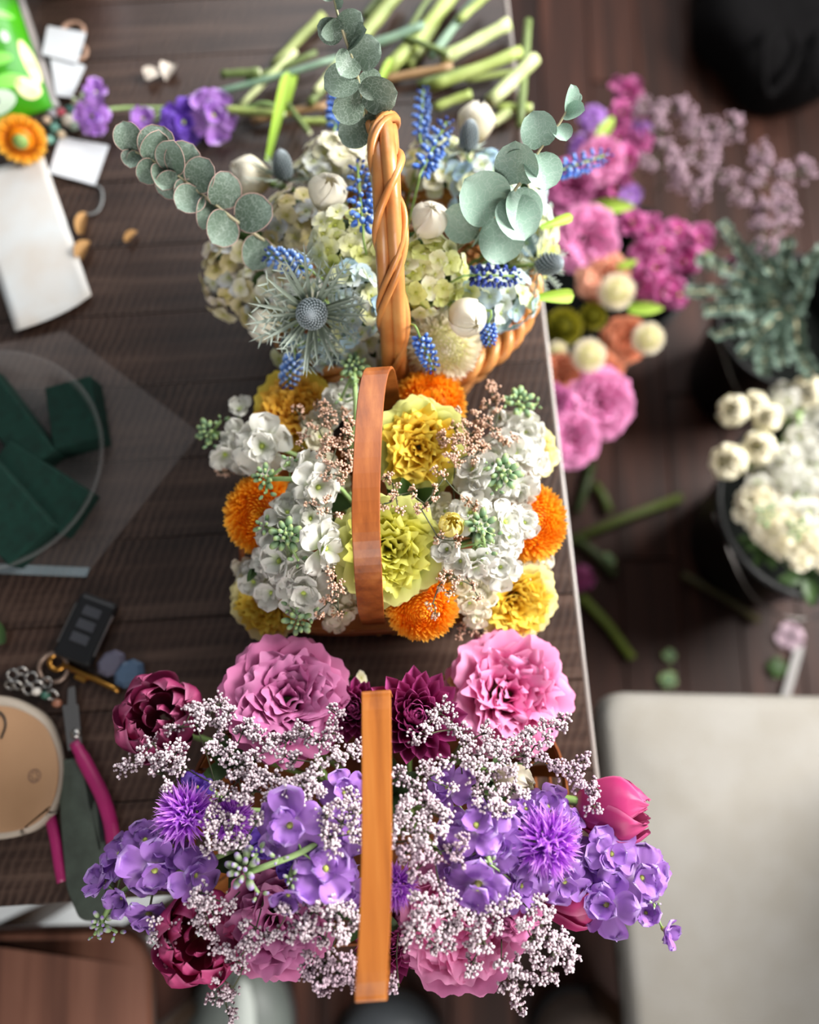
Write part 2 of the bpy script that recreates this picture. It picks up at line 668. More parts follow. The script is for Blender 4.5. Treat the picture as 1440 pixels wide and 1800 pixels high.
def egg_petal(seed, H=2.25, pw=1.0, scale=1.0, rag=.0, nu=8, nv=9, tip=.35):
    r = random.Random(seed)
    ph = r.uniform(0, 6)
    V, t = [], []
    for j in range(nv + 1):
        v = j / nv
        ro = scale * (.22 + .78 * math.sin(PI * min(1., .04 + .56 * v ** .75)) ** .8) * (1 if v < .62 else 1 - (1 - tip) * ((v - .62) / .38) ** 1.7)
        wp = math.sqrt(max(0, 1 - abs((v - .42) / .585) ** (3.6 if tip < .2 else 2)))
        for i in range(nu + 1):
            u = 2 * i / nu - 1
            ps = u * pw * (wp if v < 1 else .12)
            k = ro + rag * v * v * math.sin(4 * u + ph) - .04 * (1 - abs(u)) * v + .06 * u * min(1, 2 * v)
            V.append((k * math.sin(ps), k * math.cos(ps), H * (v - .52) - .12 * v * v * u * u + rag * .8 * v ** 3 * math.sin(7 * u + ph)))
            t.append(max(v * .8, abs(u) ** 3 * min(1, v * 3)))
    return MB().add(V, gridf(nu, nv), t).mesh('tulip_petal')


EGG = [egg_petal(s, pw=1.25, rag=.03, tip=.10) for s in range(3)]
EGGP = [egg_petal(s + 30, H=2.3, pw=1.0, rag=.05, tip=.42) for s in range(3)]
EGGR = [egg_petal(s + 9, H=2.0, pw=.95, rag=.10, tip=.55) for s in range(4)]


def tulip(label, px, py, r, ax, ay, kind, mat, dz=0., seed=0, tw=1.0, double=False, openness=0., z=None, group=None, stempts=None, name='tulip', cat='tulip'):
    rg = random.Random(seed + 100)
    P = W(px, py, (dome(kind, px, py) if z is None else z) + dz)
    rad = r * mpp(P)
    n = facing(P, ax, ay, tw)
    root = thing(name, label, cat, frame(P, n, rg.uniform(0, 6), rad), group)
    lay = [(3, 1.0, openness), (3, .93, openness * .8)] + ([(3, .72, 0)] if kind == 'b' else [])
    if double:
        lay = [(4, 1.0, openness + .08), (4, .92, openness * .8 + .03), (4, .78, openness * .6), (3, .58, .1), (3, .38, 0)]
    for q, (cnt, s, op) in enumerate(lay):
        for k in range(cnt):
            M = R(2 * PI * (k + .5 * (q % 2)) / cnt + rg.uniform(-.1, .1), 'Z') @ T(0, 0, -1.15) @ R(-op - rg.uniform(-.02, .05), 'X') @ T(0, 0, 1.15) @ S(s, s, .97 ** q)
            link('petal', rg.choice(EGGR if double else (EGGP if kind == 'b' else EGG)), mat, root, M)
    if stempts:
        inv = root.matrix_basis.inverted()
        pts = curve_pts([P - n * rad * 1.1] + [W(*p) for p in stempts], 10)
        v, f, t = tube([inv @ Vector(p) for p in pts], .0045 / rad, 7)
        link('stem', MB().add(v, f, t).mesh('stem'), M_stem, root)
    else:
        add_stem(root, P - n * rad * 1.1, kind, .0035)
    return root


def mum_mesh(n, kind, Lo, Li, Wd, spread, seed, squash=.62, incurve=.9, r0=.50):
    """many narrow petals over a dome, joined: single petals are a few pixels wide"""
    rg = random.Random(seed)
    mb = MB()
    for i in range(n):
        f = (i + .5) / n
        th = f ** .6 * spread
        az = i * 2.399963 + rg.uniform(-.1, .1)
        L = Li + (Lo - Li) * f ** .8
        v, fc, t = petal(kind, L * rg.uniform(.9, 1.1), Wd * (.65 + .35 * f), 0, incurve * (1.1 - .9 * f), cup=.6, nu=2, nv=3)
        base = Vector((0, r0 * math.sin(th), squash * .62 * math.cos(th) - .2))
        el = PI / 2 - th * rg.uniform(.85, .98) - .12
        mb.add(v, fc, t * (.6 + .4 * f) + .0, R(az, 'Z') @ T(*base) @ R(el, 'X') @ R(rg.uniform(-.2, .2), 'Y'))
    v, fc, t = ellipsoid(14, 8, .52, .52, .36)
    mb.add(v, fc, t * 0 + .1, T(0, 0, -.18))
    return mb.mesh('petals')


MUM = [mum_mesh(430, 'strap', .42, .15, .082, 1.95, s, squash=.78, r0=.57) for s in (1, 2)]
MUMC = mum_mesh(330, 'strap', .42, .2, .055, 1.9, 3, squash=.8)
SHAG = None


def mum(label, px, py, r, ax, ay, kind, mat, me, dz=0., seed=0, z=None, group=None, name='chrysanthemum', stem=True, tw=1.0):
    P = W(px, py, (dome(kind, px, py) if z is None else z) + dz)
    rad = r * mpp(P)
    n = facing(P, ax, ay, tw)
    root = thing(name, label, 'chrysanthemum' if name == 'chrysanthemum' else 'flower', frame(P, n, seed * 1.3, rad), group)
    link('petals', me, mat, root, kind='stuff')
    v, f, t = ellipsoid(10, 6, .3, .3, .2)
    link('calyx', MB().add(v, f, t).mesh('calyx'), M_stem, root, T(0, 0, -.46))
    if stem:
        add_stem(root, P - n * rad * .5, kind, .0025)
    return root


def big_mum(label, px, py, r, ax, ay, kind, mat, dz=0., seed=0):
    """a decorative chrysanthemum, each petal a piece"""
    rg = random.Random(seed + 50)
    P = W(px, py, dome(kind, px, py) + dz)
    rad = r * mpp(P)
    n = facing(P, ax, ay)
    root = thing('chrysanthemum', label, 'chrysanthemum', frame(P, n, 0, rad))
    vs = [pm1('mum_petal', 'strap', 1, .19, -.1, .75 + .2 * k, cup=.9, nu=4, nv=6) for k in range(3)]
    N_ = 96
    for i in range(N_):
        f = (i + .5) / N_
        L = .22 + .62 * f ** .7
        el = 1.45 - 1.62 * f ** .8 + rg.uniform(-.08, .08)
        M = R(i * 2.399963, 'Z') @ T(0, .06 + .16 * f, .12 - .38 * f) @ R(el, 'X') @ R(rg.uniform(-.2, .2), 'Y') @ S(L * (1.25 - .3 * f), L, L)
        link('petal', rg.choice(vs), mat, root, M)
    add_stem(root, P - n * rad * .3, kind, .003)
    return root


def shaggy_mesh(seed):
    rg = random.Random(seed)
    mb = MB()
    for i in range(270):
        f = (i + .5) / 270
        th = f ** .6 * 1.75
        L = .5 + .25 * rg.random()
        v, fc, t = petal('spike', L, .042, 0, rg.uniform(-1.3, 1.5), cup=.5, nu=2, nv=6)
        mb.add(v, fc, t, R(i * 2.399963 + rg.uniform(-.3, .3), 'Z') @ T(0, .36 * math.sin(th), .32 * math.cos(th) - .1) @
               R(PI / 2 - th * .92, 'X') @ R(rg.uniform(-1.2, 1.2), 'Y') @ R(rg.uniform(-.25, .25), 'Z'))
    v, fc, t = ellipsoid(10, 6, .3, .3, .3)
    mb.add(v, fc, t * 0, T(0, 0, -.1))
    return mb.mesh('petals')


SHAG = [shaggy_mesh(1), shaggy_mesh(2)]

# ------------------------------------------------------------------ stocks: florets and buds on a stalk
SP = [pm1('stock_petal', 'obov', 1, .50, .55, -.25, cup=.2, ruf=.10, freq=1.25, ph=p, nu=14, nv=9, tipruf=.07) for p in (0, 1.3, 2.6, 3.9, 5.2)]
SPI = [pm1('stock_petal', 'obov', .66, .36, 1.35, .1, cup=.5, ruf=.09, freq=1.2, ph=p, nu=10, nv=7, tipruf=.06) for p in (0.5, 2.2, 4)]
v_, f_, t_ = ellipsoid(7, 5, .13, .13, .2)
SEYE = MB().add(v_, f_, t_, T(0, 0, .08)).mesh('stock_eye')
v_, f_, t_ = ellipsoid(8, 6, .62, .62, 1.0, .8)
BUD = MB().add(v_, f_, t_).mesh('bud')
v_, f_, t_ = ellipsoid(8, 6, .8, .8, 1.0, 1.0)
BUDFAT = MB().add(v_, f_, t_).mesh('bud')
M_white = petalmat('white stock petal', [(0, '#bcd488'), (.25, '#d3dcb6'), (.5, '#e0e0d6'), (1, '#e6e4dd')], .3, .55, .04)
M_cream = petalmat('cream petal', [(0, '#d9dca0'), (.4, '#f0ecd0'), (1, '#f4ecd8')], .28, .55, .06)
M_viol = petalmat('violet stock petal', [(0, '#dfe3bd'), (.16, '#d6bfe4'), (.36, '#b07fcd'), (.85, '#a874cc'), (1, '#cdaeea')], .24, .5, .22)
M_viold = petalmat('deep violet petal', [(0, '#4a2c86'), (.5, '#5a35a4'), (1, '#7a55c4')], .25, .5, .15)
M_bud = petalmat('green bud', [(0, '#5d8154'), (.55, '#8fae86'), (.85, '#a9c07c'), (1, '#c6d68e')], .12, .5, .18)
M_budp = petalmat('violet tipped bud', [(0, '#7fa063'), (.5, '#a9bd8c'), (.8, '#b79fd2'), (1, '#9a70cf')], .12, .5, .15)
M_eye = plain('yellow green eye', '#bfd060', .5)
M_stockstem = plain('pale stock stem', '#8fb068', .5, col2='#a9c684', scale=40)


def floret(root, M, mat, rg, half=False, inner=True, tilt=0.):
    o = link('floret', SEYE, M_eye, root, M @ R(rg.uniform(-.4, .4), 'X') @ R(rg.uniform(-.4, .4), 'Y'))
    a0 = rg.uniform(0, 6)
    n = 3 if half else 5
    for k in range(n):
        tl = -.15 + rg.uniform(-.15, .2) + (.8 if half else 0) + tilt
        link('petal', rg.choice(SP), mat, o, R(a0 + 2 * PI * k / n + rg.uniform(-.15, .15), 'Z') @ T(0, .06, 0) @ R(tl, 'X') @ S(rg.uniform(.9, 1.1)))
    if inner:
        for k in range(4 if mat in (M_white, M_cream) else 2):
            link('petal', rg.choice(SP), mat, o, R(a0 + .4 + 2 * PI * k / 4 + rg.uniform(-.2, .2), 'Z') @ T(0, .05, .04) @ R(rg.uniform(.25, .6), 'X') @ S(rg.uniform(.66, .8)))
        for k in range(5 if mat in (M_white, M_cream) else 4):
            link('petal', rg.choice(SPI), mat, o, R(a0 + .6 + 2 * PI * k / 5 + rg.uniform(-.2, .2), 'Z') @ T(0, .03, .05) @ R(rg.uniform(-.2, .3), 'X') @ S(rg.uniform(.8, 1.05)))
    return o


def stock(label, kind, stem, florets, buds, mat, budmat, seed=0, group=None, rs=.0026, name='stock_flower'):
    """stem: [(px, py, dz)...]; florets: (px, py, r, ax, ay[, dz[, half]]); buds: (px, py, R, count, ax, ay[, dz])"""
    rg = random.Random(seed + 900)
    pts = [W(x, y, dome(kind, x, y) + d) for x, y, d in stem]
    base = BC[kind] + Vector((RND.uniform(-.04, .04), RND.uniform(-.03, .03), 0))
    root = thing(name, label, 'flower', tuple(base), group)
    inv = root.matrix_basis.inverted()
    path = curve_pts(pts + [pts[-1].lerp(base, .5) + Vector((0, 0, .01)), base], 16)
    v, f, t = tube([inv @ Vector(p) for p in path], rs, 6)
    link('stem', MB().add(v, f, t).mesh('stem'), M_stockstem, root)
    for fl in florets:
        px, py, r, ax, ay = fl[:5]
        dz = fl[5] if len(fl) > 5 else .008
        P = W(px, py, dome(kind, px, py) + dz)
        s = r * mpp(P)
        floret(root, inv @ frame(P, facing(P, ax, ay), rg.uniform(0, 6), s), mat, rg, half=len(fl) > 6 and fl[6] == 1)
        j = min(range(len(pts)), key=lambda q: (pts[q] - P).length)
        v, f, t = tube([inv @ P, inv @ (P.lerp(pts[j], .5) - Vector((0, 0, .004))), inv @ pts[j]], .0011, 5)
        link('flower_stalk', MB().add(v, f, t).mesh('stalk'), M_stockstem, root)
    for b in buds:
        px, py, Rr, n, ax, ay = b[:6]
        dz = b[6] if len(b) > 6 else .02
        C = W(px, py, dome(kind, px, py) + dz)
        m = mpp(C)
        nrm = facing(C, ax, ay)
        n = int(n * 1.6)
        for i in range(n):
            f = (i + .3) / n
            th = f ** .6 * 1.5
            az = i * 2.4
            A = frame(C, nrm, az)
            d = (A.to_3x3() @ Vector((0, math.sin(th), math.cos(th) * .9))).normalized()
            size = Rr * m * (.20 + .19 * f)
            link('bud', BUD, budmat, root, inv @ frame(C + d * Rr * m * (.55 + .35 * f), d, 0, size))
        v, f, t = tube([inv @ C, inv @ (C.lerp(pts[0], .6)), inv @ pts[0]], .0015, 5)
        link('flower_stalk', MB().add(v, f, t).mesh('stalk'), M_stockstem, root)
    return root


# ------------------------------------------------------------------ statice: sprays of tiny buds on wiry stalks
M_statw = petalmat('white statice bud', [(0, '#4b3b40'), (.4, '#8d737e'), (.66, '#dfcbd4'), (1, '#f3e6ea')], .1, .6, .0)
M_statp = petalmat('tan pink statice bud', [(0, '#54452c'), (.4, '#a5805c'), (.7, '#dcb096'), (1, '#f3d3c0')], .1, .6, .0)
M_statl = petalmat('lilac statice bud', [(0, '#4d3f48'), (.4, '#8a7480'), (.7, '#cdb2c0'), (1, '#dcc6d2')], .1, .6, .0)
M_wire = plain('dark wiry stem', '#3f4a33', .6, col2='#5b5a3e', scale=50)


def bud_lp(L, r, rot):
    V = [(0, 0, 0)]
    for z, k in ((.35, .8), (.75, 1.0)):
        for i in range(5):
            a = 2 * PI * i / 5 + rot
            V.append((k * r * math.cos(a), k * r * math.sin(a), z * L))
    V.append((0, 0, L))
    f = [(0, 1 + (i + 1) % 5, 1 + i) for i in range(5)] + [(1 + i, 1 + (i + 1) % 5, 6 + (i + 1) % 5, 6 + i) for i in range(5)] + \
        [(6 + i, 6 + (i + 1) % 5, 11) for i in range(5)]
    return np.array(V), f, np.array([0] + [.42] * 5 + [.8] * 5 + [1])


BUDS = [bud_lp(1, .33, k * .3) for k in range(4)]


def spray(label, kind, root_px, cl, mat, seed=0, dz=.02, bl=.0040, zf=None, dens=1.0, group=None, sw=.0007, up=.5):
    rg = random.Random(seed + 400)
    zz = (lambda x, y: dome(kind, x, y)) if zf is None else zf
    O = W(root_px[0], root_px[1], zz(*root_px[:2]) + (root_px[2] if len(root_px) > 2 else -.02))
    root = thing('statice_spray', label, 'flower', tuple(O), group)
    pts = [(W(c[0], c[1], zz(c[0], c[1]) + dz + rg.uniform(-.006, .006) + (c[3] if len(c) > 3 else 0)), c[2]) for c in cl]
    mbs, mbb = MB(), MB()
    nodes = [O]
    todo = sorted(pts, key=lambda p: (p[0] - O).length)
    for P, r in todo:
        Q = min(nodes, key=lambda q: (q - P).length + .35 * (q - O).length)
        mid = Q.lerp(P, .5) + Vector((rg.uniform(-.002, .002), rg.uniform(-.002, .002), -.003))
        v, f, t = tube([q - O for q in curve_pts_v([Q, mid, P], 5)], sw, 5)
        mbs.add(v, f, t)
        nodes.append(P)
        m = mpp(P)
        Rr = r * m
        out = (P - Q).normalized() * .8 + (CAMP - P).normalized() * up
        A = frame(P, out, rg.uniform(0, 6))
        A3 = A.to_3x3()
        nt_ = max(3, int((r / 16) ** 2 * 11 * dens))
        for _ in range(nt_):
            th = math.acos(1 - rg.random() * 1.25)
            az = rg.uniform(0, 6.3)
            d = A3 @ Vector((math.sin(th) * math.cos(az), math.sin(th) * math.sin(az), math.cos(th)))
            tp = P + d * Rr * rg.uniform(.35, .95)
            v, f, t = tube([P - O, P.lerp(tp, .5) - O + A3 @ Vector((0, 0, Rr * .1)), tp - O], sw * .55, 3)
            mbs.add(v, f, t)
            dd = (d + out * .6).normalized()
            for b in range(rg.randint(4, 7)):
                e = (dd + Vector((rg.gauss(0, .45), rg.gauss(0, .45), rg.gauss(0, .45)))).normalized()
                bp = tp + Vector((rg.gauss(0, 1), rg.gauss(0, 1), rg.gauss(0, 1))) * bl * .42
                v, f, t = BUDS[b % 4]
                mbb.add(v, f, t, frame(bp - O, e, 0, bl * rg.uniform(.8, 1.2)))
    link('stem', mbs.mesh('spray_stem'), M_wire, root)
    link('buds', mbb.mesh('spray_buds'), mat, root, kind='stuff')
    return root


def curve_pts_v(c, n):
    return [Vector(p) for p in curve_pts(c, n)]


# ------------------------------------------------------------------ hydrangea, grape hyacinth, sea holly, eucalyptus
def hyd_floret(seed):
    mb = MB()
    rg = random.Random(seed)
    for k in range(4):
        v, f, t = petal('heart', .95, .52, .5, -.25, cup=.18, ruf=.03, freq=1.1, ph=rg.uniform(0, 6), nu=4, nv=4)
        mb.add(v, f, t, R(k * PI / 2 + rg.uniform(-.15, .15), 'Z') @ R(rg.uniform(-.15, .25), 'X'))
    v, f, t = ellipsoid(6, 4, .12, .12, .1)
    mb.add(v, f, t * 0, T(0, 0, .06))
    return mb.mesh('floret')


HYD = [hyd_floret(s) for s in range(4)]
M_hyd = petalmat('hydrangea floret', [(0, '#d8dd8c'), (.3, '#f2f2d8'), (1, '#ffffff')], .22, .55, .07, objcol=True)


def hydrangea(label, px, py, rx, n, cols, kind='t', dz=0., ry=None, seed=0, fr=17, ax=0, ay=0, z=None, name='hydrangea'):
    rg = random.Random(seed + 77)
    ry = ry or rx
    C = W(px, py, (dome(kind, px, py) if z is None else z) + dz)
    m = mpp(C)
    root = thing(name, label, 'hydrangea' if name == 'hydrangea' else 'flower', frame(C, facing(C, ax, ay), 0, 1))
    Y = facing(C, ax, ay)
    up = (UP - Y * UP.dot(Y)).normalized()
    ri = up.cross(Y)
    inv = root.matrix_basis.inverted()
    for i in range(n):
        f = (i + .5) / n
        th = f ** .55 * 1.35
        az = i * 2.399963 + rg.uniform(-.25, .25)
        q = math.sin(th) / math.sin(1.35)
        d = (ri * math.cos(az) * q + up * math.sin(az) * q).copy()
        P = C + ri * math.cos(az) * q * rx * m + up * math.sin(az) * q * ry * m + Y * (math.cos(th) - .6) * .55 * min(rx, ry) * m + Y * rg.uniform(-.004, .004)
        nn = (Y * math.cos(th * .8) + d * .8 + Vector((rg.gauss(0, .2), rg.gauss(0, .2), rg.gauss(0, .2)))).normalized()
        c = lin(rg.choice(cols))
        link('floret', rg.choice(HYD), M_hyd, root, inv @ frame(P, nn, rg.uniform(0, 6), fr * rg.uniform(.85, 1.15) * m), color=c)
    v, f, t = ellipsoid(12, 7, rx * m * .8, ry * m * .8, min(rx, ry) * m * .35)
    link('stalk_mass', MB().add(v, f, t, T(0, 0, -.45 * min(rx, ry) * m)).mesh('core'), M_leafd, root)
    add_stem(root, C - Y * .02, kind, .0035)
    return root


v_, f_, t_ = ellipsoid(6, 5, .42, .42, .62, .85)
BELL = MB().add(v_, f_, t_).mesh('bell')
M_musc = petalmat('blue bell', [(0, '#2f51ab'), (.6, '#4d78cf'), (.85, '#7ea3e2'), (1, '#dfe8fa')], .12, .4, .28)
M_muscd = petalmat('dark blue bell', [(0, '#1c2560'), (.7, '#33479a'), (1, '#5e70b8')], .1, .4, .25)
M_muscp = petalmat('pale blue bell', [(0, '#3f66b8'), (.6, '#6f9be0'), (1, '#cfe0fa')], .12, .4, .2)


def muscari(label, tip, base, r, kind='t', n=42, dz=.02, dz2=None, mat=None, tipmat=None, seed=0):
    rg = random.Random(seed + 31)
    A = W(tip[0], tip[1], dome(kind, *tip) + dz)
    B = W(base[0], base[1], dome(kind, *base) + (dz if dz2 is None else dz2))
    root = thing('grape_hyacinth', label, 'flower', tuple(B))
    inv = root.matrix_basis.inverted()
    ax = (A - B)
    L = ax.length
    ax.normalize()
    rr = r * 1.22 * mpp(A.lerp(B, .5))
    for i in range(n):
        f = (i + .5) / n
        w = rr * (.28 + .72 * math.sin(PI * min(1, .18 + .62 * (1 - f))) ** .9) * .8
        Fm = frame(B + ax * L * f, ax, i * 2.399963)
        d = Fm.to_3x3() @ Vector((0, 1, 0))
        dirn = (d * 1.0 + ax * (-.45 + 1.1 * f ** 2)).normalized()
        P = B + ax * L * f + d * w * .75
        s = rr * (.40 - .2 * f ** 1.5) * rg.uniform(.85, 1.1)
        link('bell', BELL, (tipmat or M_muscd) if f > .86 else (mat or M_musc), root, inv @ frame(P, dirn, 0, s))
    pts = curve_pts([A, B, B - ax * .02 - Vector((0, 0, .01)), B.lerp(BC[kind], .6), BC[kind]], 12)
    v, f, t = tube([inv @ Vector(p) for p in pts], .0013, 5)
    link('stem', MB().add(v, f, t).mesh('stem'), M_stem, root)
    return root


M_ery = petalmat('sea holly bract', [(0, '#84907c'), (.5, '#96a294'), (1, '#b4bfb6')], .12, .5, .15)
M_eryc = petalmat('sea holly cone', [(0, '#4a565a'), (.6, '#72827f'), (1, '#a7b0b8')], 0, .6, .1)


def cone_mesh():
    mb = MB()
    for i in range(210):
        f = (i + .5) / 210
        th = f * 2.1
        v, fc, t = BUDS[0]
        A = frame((.8 * math.sin(th) * math.cos(i * 2.4), .8 * math.sin(th) * math.sin(i * 2.4), .95 * math.cos(th)),
                  (math.sin(th) * math.cos(i * 2.4), math.sin(th) * math.sin(i * 2.4), math.cos(th) + .25), 0, .28)
        mb.add(v, fc, t, A)
    v, fc, t = ellipsoid(12, 8, .8, .8, .95)
    mb.add(v, fc, t * 0)
    return mb.mesh('cone')


CONE = cone_mesh()
BRACT = []
for s in range(3):
    mb = MB()
    v, f, t = petal('spike', 1, .034, .1, .1 + .25 * s, cup=.9, nu=4, nv=8)
    mb.add(v, f, t)
    for q in (.3, .45, .6, .75):
        for sd in (-1, 1):
            v, f, t = petal('spike', .22, .016, .2, .4, cup=.5, nu=2, nv=3)
            mb.add(v, f, t * .5 + .5, T(0, q, .06 * q) @ R(-sd * .75, 'Z'))
    BRACT.append(mb.mesh('bract'))


def sea_holly(label, px, py, rc, L, nb, ax, ay, dz=.02, elong=1.0, kind='t', seed=0, lift=.25, tw=1.0):
    rg = random.Random(seed + 5)
    P = W(px, py, dome(kind, px, py) + dz)
    m = mpp(P)
    n = facing(P, ax, ay, tw)
    root = thing('sea_holly', label, 'flower', frame(P, n, 0, m))
    link('cone', CONE, M_eryc, root, S(rc, rc, rc * elong))
    for i in range(nb):
        q = L * rg.uniform(.75, 1.1)
        link('bract', rg.choice(BRACT), M_ery, root, R(2 * PI * i / nb + rg.uniform(-.12, .12), 'Z') @ T(0, rc * .5, -rc * elong * .7) @ R(lift + rg.uniform(-.2, .25), 'X') @ R(rg.uniform(-.4, .4), 'Y') @ S(q * 1.1, q, q))
    add_stem(root, P - n * rc * m, kind, .002)
    return root


M_euc = petalmat('eucalyptus leaf', [(0, '#7d9a88'), (.6, '#93b1a0'), (1, '#a0bcac')], .1, .5, .16, veins=.28, back='#4f6459', vscale=9)
M_eucd = petalmat('dusky eucalyptus leaf', [(0, '#5a6c5c'), (.6, '#6d8070'), (1, '#889c8e')], .1, .5, .18, veins=.32, back='#46523c', vscale=9)
M_eucs = plain('eucalyptus stem', '#a3a37c', .5, col2='#b9a98a', scale=60)
M_eucp = plain('pink tipped leaf rim', '#c0a096', .5)


def euc_leaf(seed):
    v, f, t = petal('round', 1, .52, .35, -.15 + .35 * seed, cup=.12 + .1 * seed, ruf=.02, freq=.8, ph=seed, nu=10, nv=10)
    v[:, 2] += .10 * np.abs(v[:, 0])
    return MB().add(v, f, t).mesh('leaf')


EUCL = [euc_leaf(s) for s in range(3)]


def eucalyptus(label, ctrl, leaves, kind='t', mat=None, seed=0, rim=False, group=None, root_to=True, sr=.0016):
    """ctrl: (px, py, z) along the stem from tip to base; leaves: (position 0..1, size px, turn, lean)"""
    rg = random.Random(seed + 61)
    pts = [W(*c) for c in ctrl]
    full = pts + ([pts[-1].lerp(BC[kind], .6), BC[kind]] if root_to else [])
    path = curve_pts_v(full, 24)
    root = thing('eucalyptus_sprig', label, 'plant', tuple(full[-1]), group)
    inv = root.matrix_basis.inverted()
    v, f, t = tube([inv @ p for p in path], np.linspace(sr * .6, sr * 1.4, 24), 6)
    link('stem', MB().add(v, f, t).mesh('stem'), M_eucs, root)
    vis = curve_pts_v(pts, 60)
    for (q, size, turn, lean) in leaves:
        k = min(59, max(0, int(q * 59)))
        P = vis[k]
        tan = (vis[min(59, k + 1)] - vis[max(0, k - 1)]).normalized() * -1   # towards the tip
        toC = (CAMP - P).normalized()
        side = tan.cross(toC).normalized()
        up = side.cross(tan).normalized()
        g = (side * math.cos(turn) + up * math.sin(turn)).normalized()
        y = (g * math.cos(lean) + tan * math.sin(lean)).normalized()
        z = (toC + tan * .95 * rg.uniform(-1, 1) + side * rg.uniform(-.8, .8))
        z = (z - y * z.dot(y)).normalized()
        x = y.cross(z)
        s = size * mpp(P)
        M = Matrix(((x.x * s, y.x * s, z.x * s, P.x), (x.y * s, y.y * s, z.y * s, P.y), (x.z * s, y.z * s, z.z * s, P.z), (0, 0, 0, 1)))
        o = link('leaf', rg.choice(EUCL), mat or M_euc, root, inv @ M)
        if rim:
            n_ = 10
            me = o.data
            vv = np.array([w.co[:] for w in me.vertices]).reshape(11, 11, 3)
            loop = np.concatenate([vv[:, 0], vv[::-1, -1]])
            v, f, t = tube(loop, .012, 4)
            link('leaf_rim', MB().add(v, f, t).mesh('rim'), M_eucp, o)
    return root


def leaf_sprig(label, px, py, L, n, kind, dz=-.02, mat=None, seed=0):
    rg = random.Random(seed + 17)
    C = W(px, py, dome(kind, px, py) + dz)
    m = mpp(C)
    root = thing('leaf_sprig', label, 'plant', tuple(C))
    me = pm1('leaf', 'lanc', 1, .25, .5, -.2, cup=.35, ruf=.02, nu=4, nv=7)
    for i in range(n):
        d = frame((0, 0, 0), facing(C, rg.uniform(-.3, .3), rg.uniform(-.3, .3)), i * 2 * PI / n + rg.uniform(-.3, .3))
        link('leaf', me, mat or M_leafd, root, d @ R(rg.uniform(.0, .5), 'X') @ S(L * m * rg.uniform(.8, 1.1)))
    v, f, t = tube(curve_pts([(0, 0, 0), Vector((0, 0, -.03)), BC[kind] - C], 8), .0018, 5)
    link('stem', MB().add(v, f, t).mesh('stem'), M_stemd, root)
    return root


# ------------------------------------------------------------------ baskets
M_hand = woodmat('orange stained bentwood', '#8a4817', '#b86a26', '#cb8038', 'Y', rough=.42, scale=1.1, coat=.1)
M_hand2 = woodmat('red brown bentwood', '#643010', '#8f4c1d', '#ab662f', 'Y', rough=.42, scale=1.1, coat=.1)
M_splint = woodmat('splint wood', '#74401a', '#9c5c2a', '#b87a42', 'Z', rough=.5)
M_band = woodmat('basket band wood', '#6b3718', '#8f4f24', '#a9683a', 'X', rough=.45)


def superell(a, b, n, p=3.2):
    out = []
    for k in range(n):
        t = 2 * PI * k / n
        c, s = math.cos(t), math.sin(t)
        out.append((a * abs(c) ** (2 / p) * (1 if c >= 0 else -1), b * abs(s) ** (2 / p) * (1 if s >= 0 else -1)))
    return out


def band(a, b, z, h, th, n=64, p=3.2):
    """upright ring of thin wood"""
    o = np.array(superell(a, b, n, p))
    i = np.array(superell(a - th, b - th, n, p))
    V = np.concatenate([np.c_[o, np.full(n, z)], np.c_[o, np.full(n, z + h)], np.c_[i, np.full(n, z + h)], np.c_[i, np.full(n, z)]])
    f = gridf(n, 3, 0, True) + [(3 * n + k, 3 * n + (k + 1) % n, (k + 1) % n, k) for k in range(n)]
    return V, f


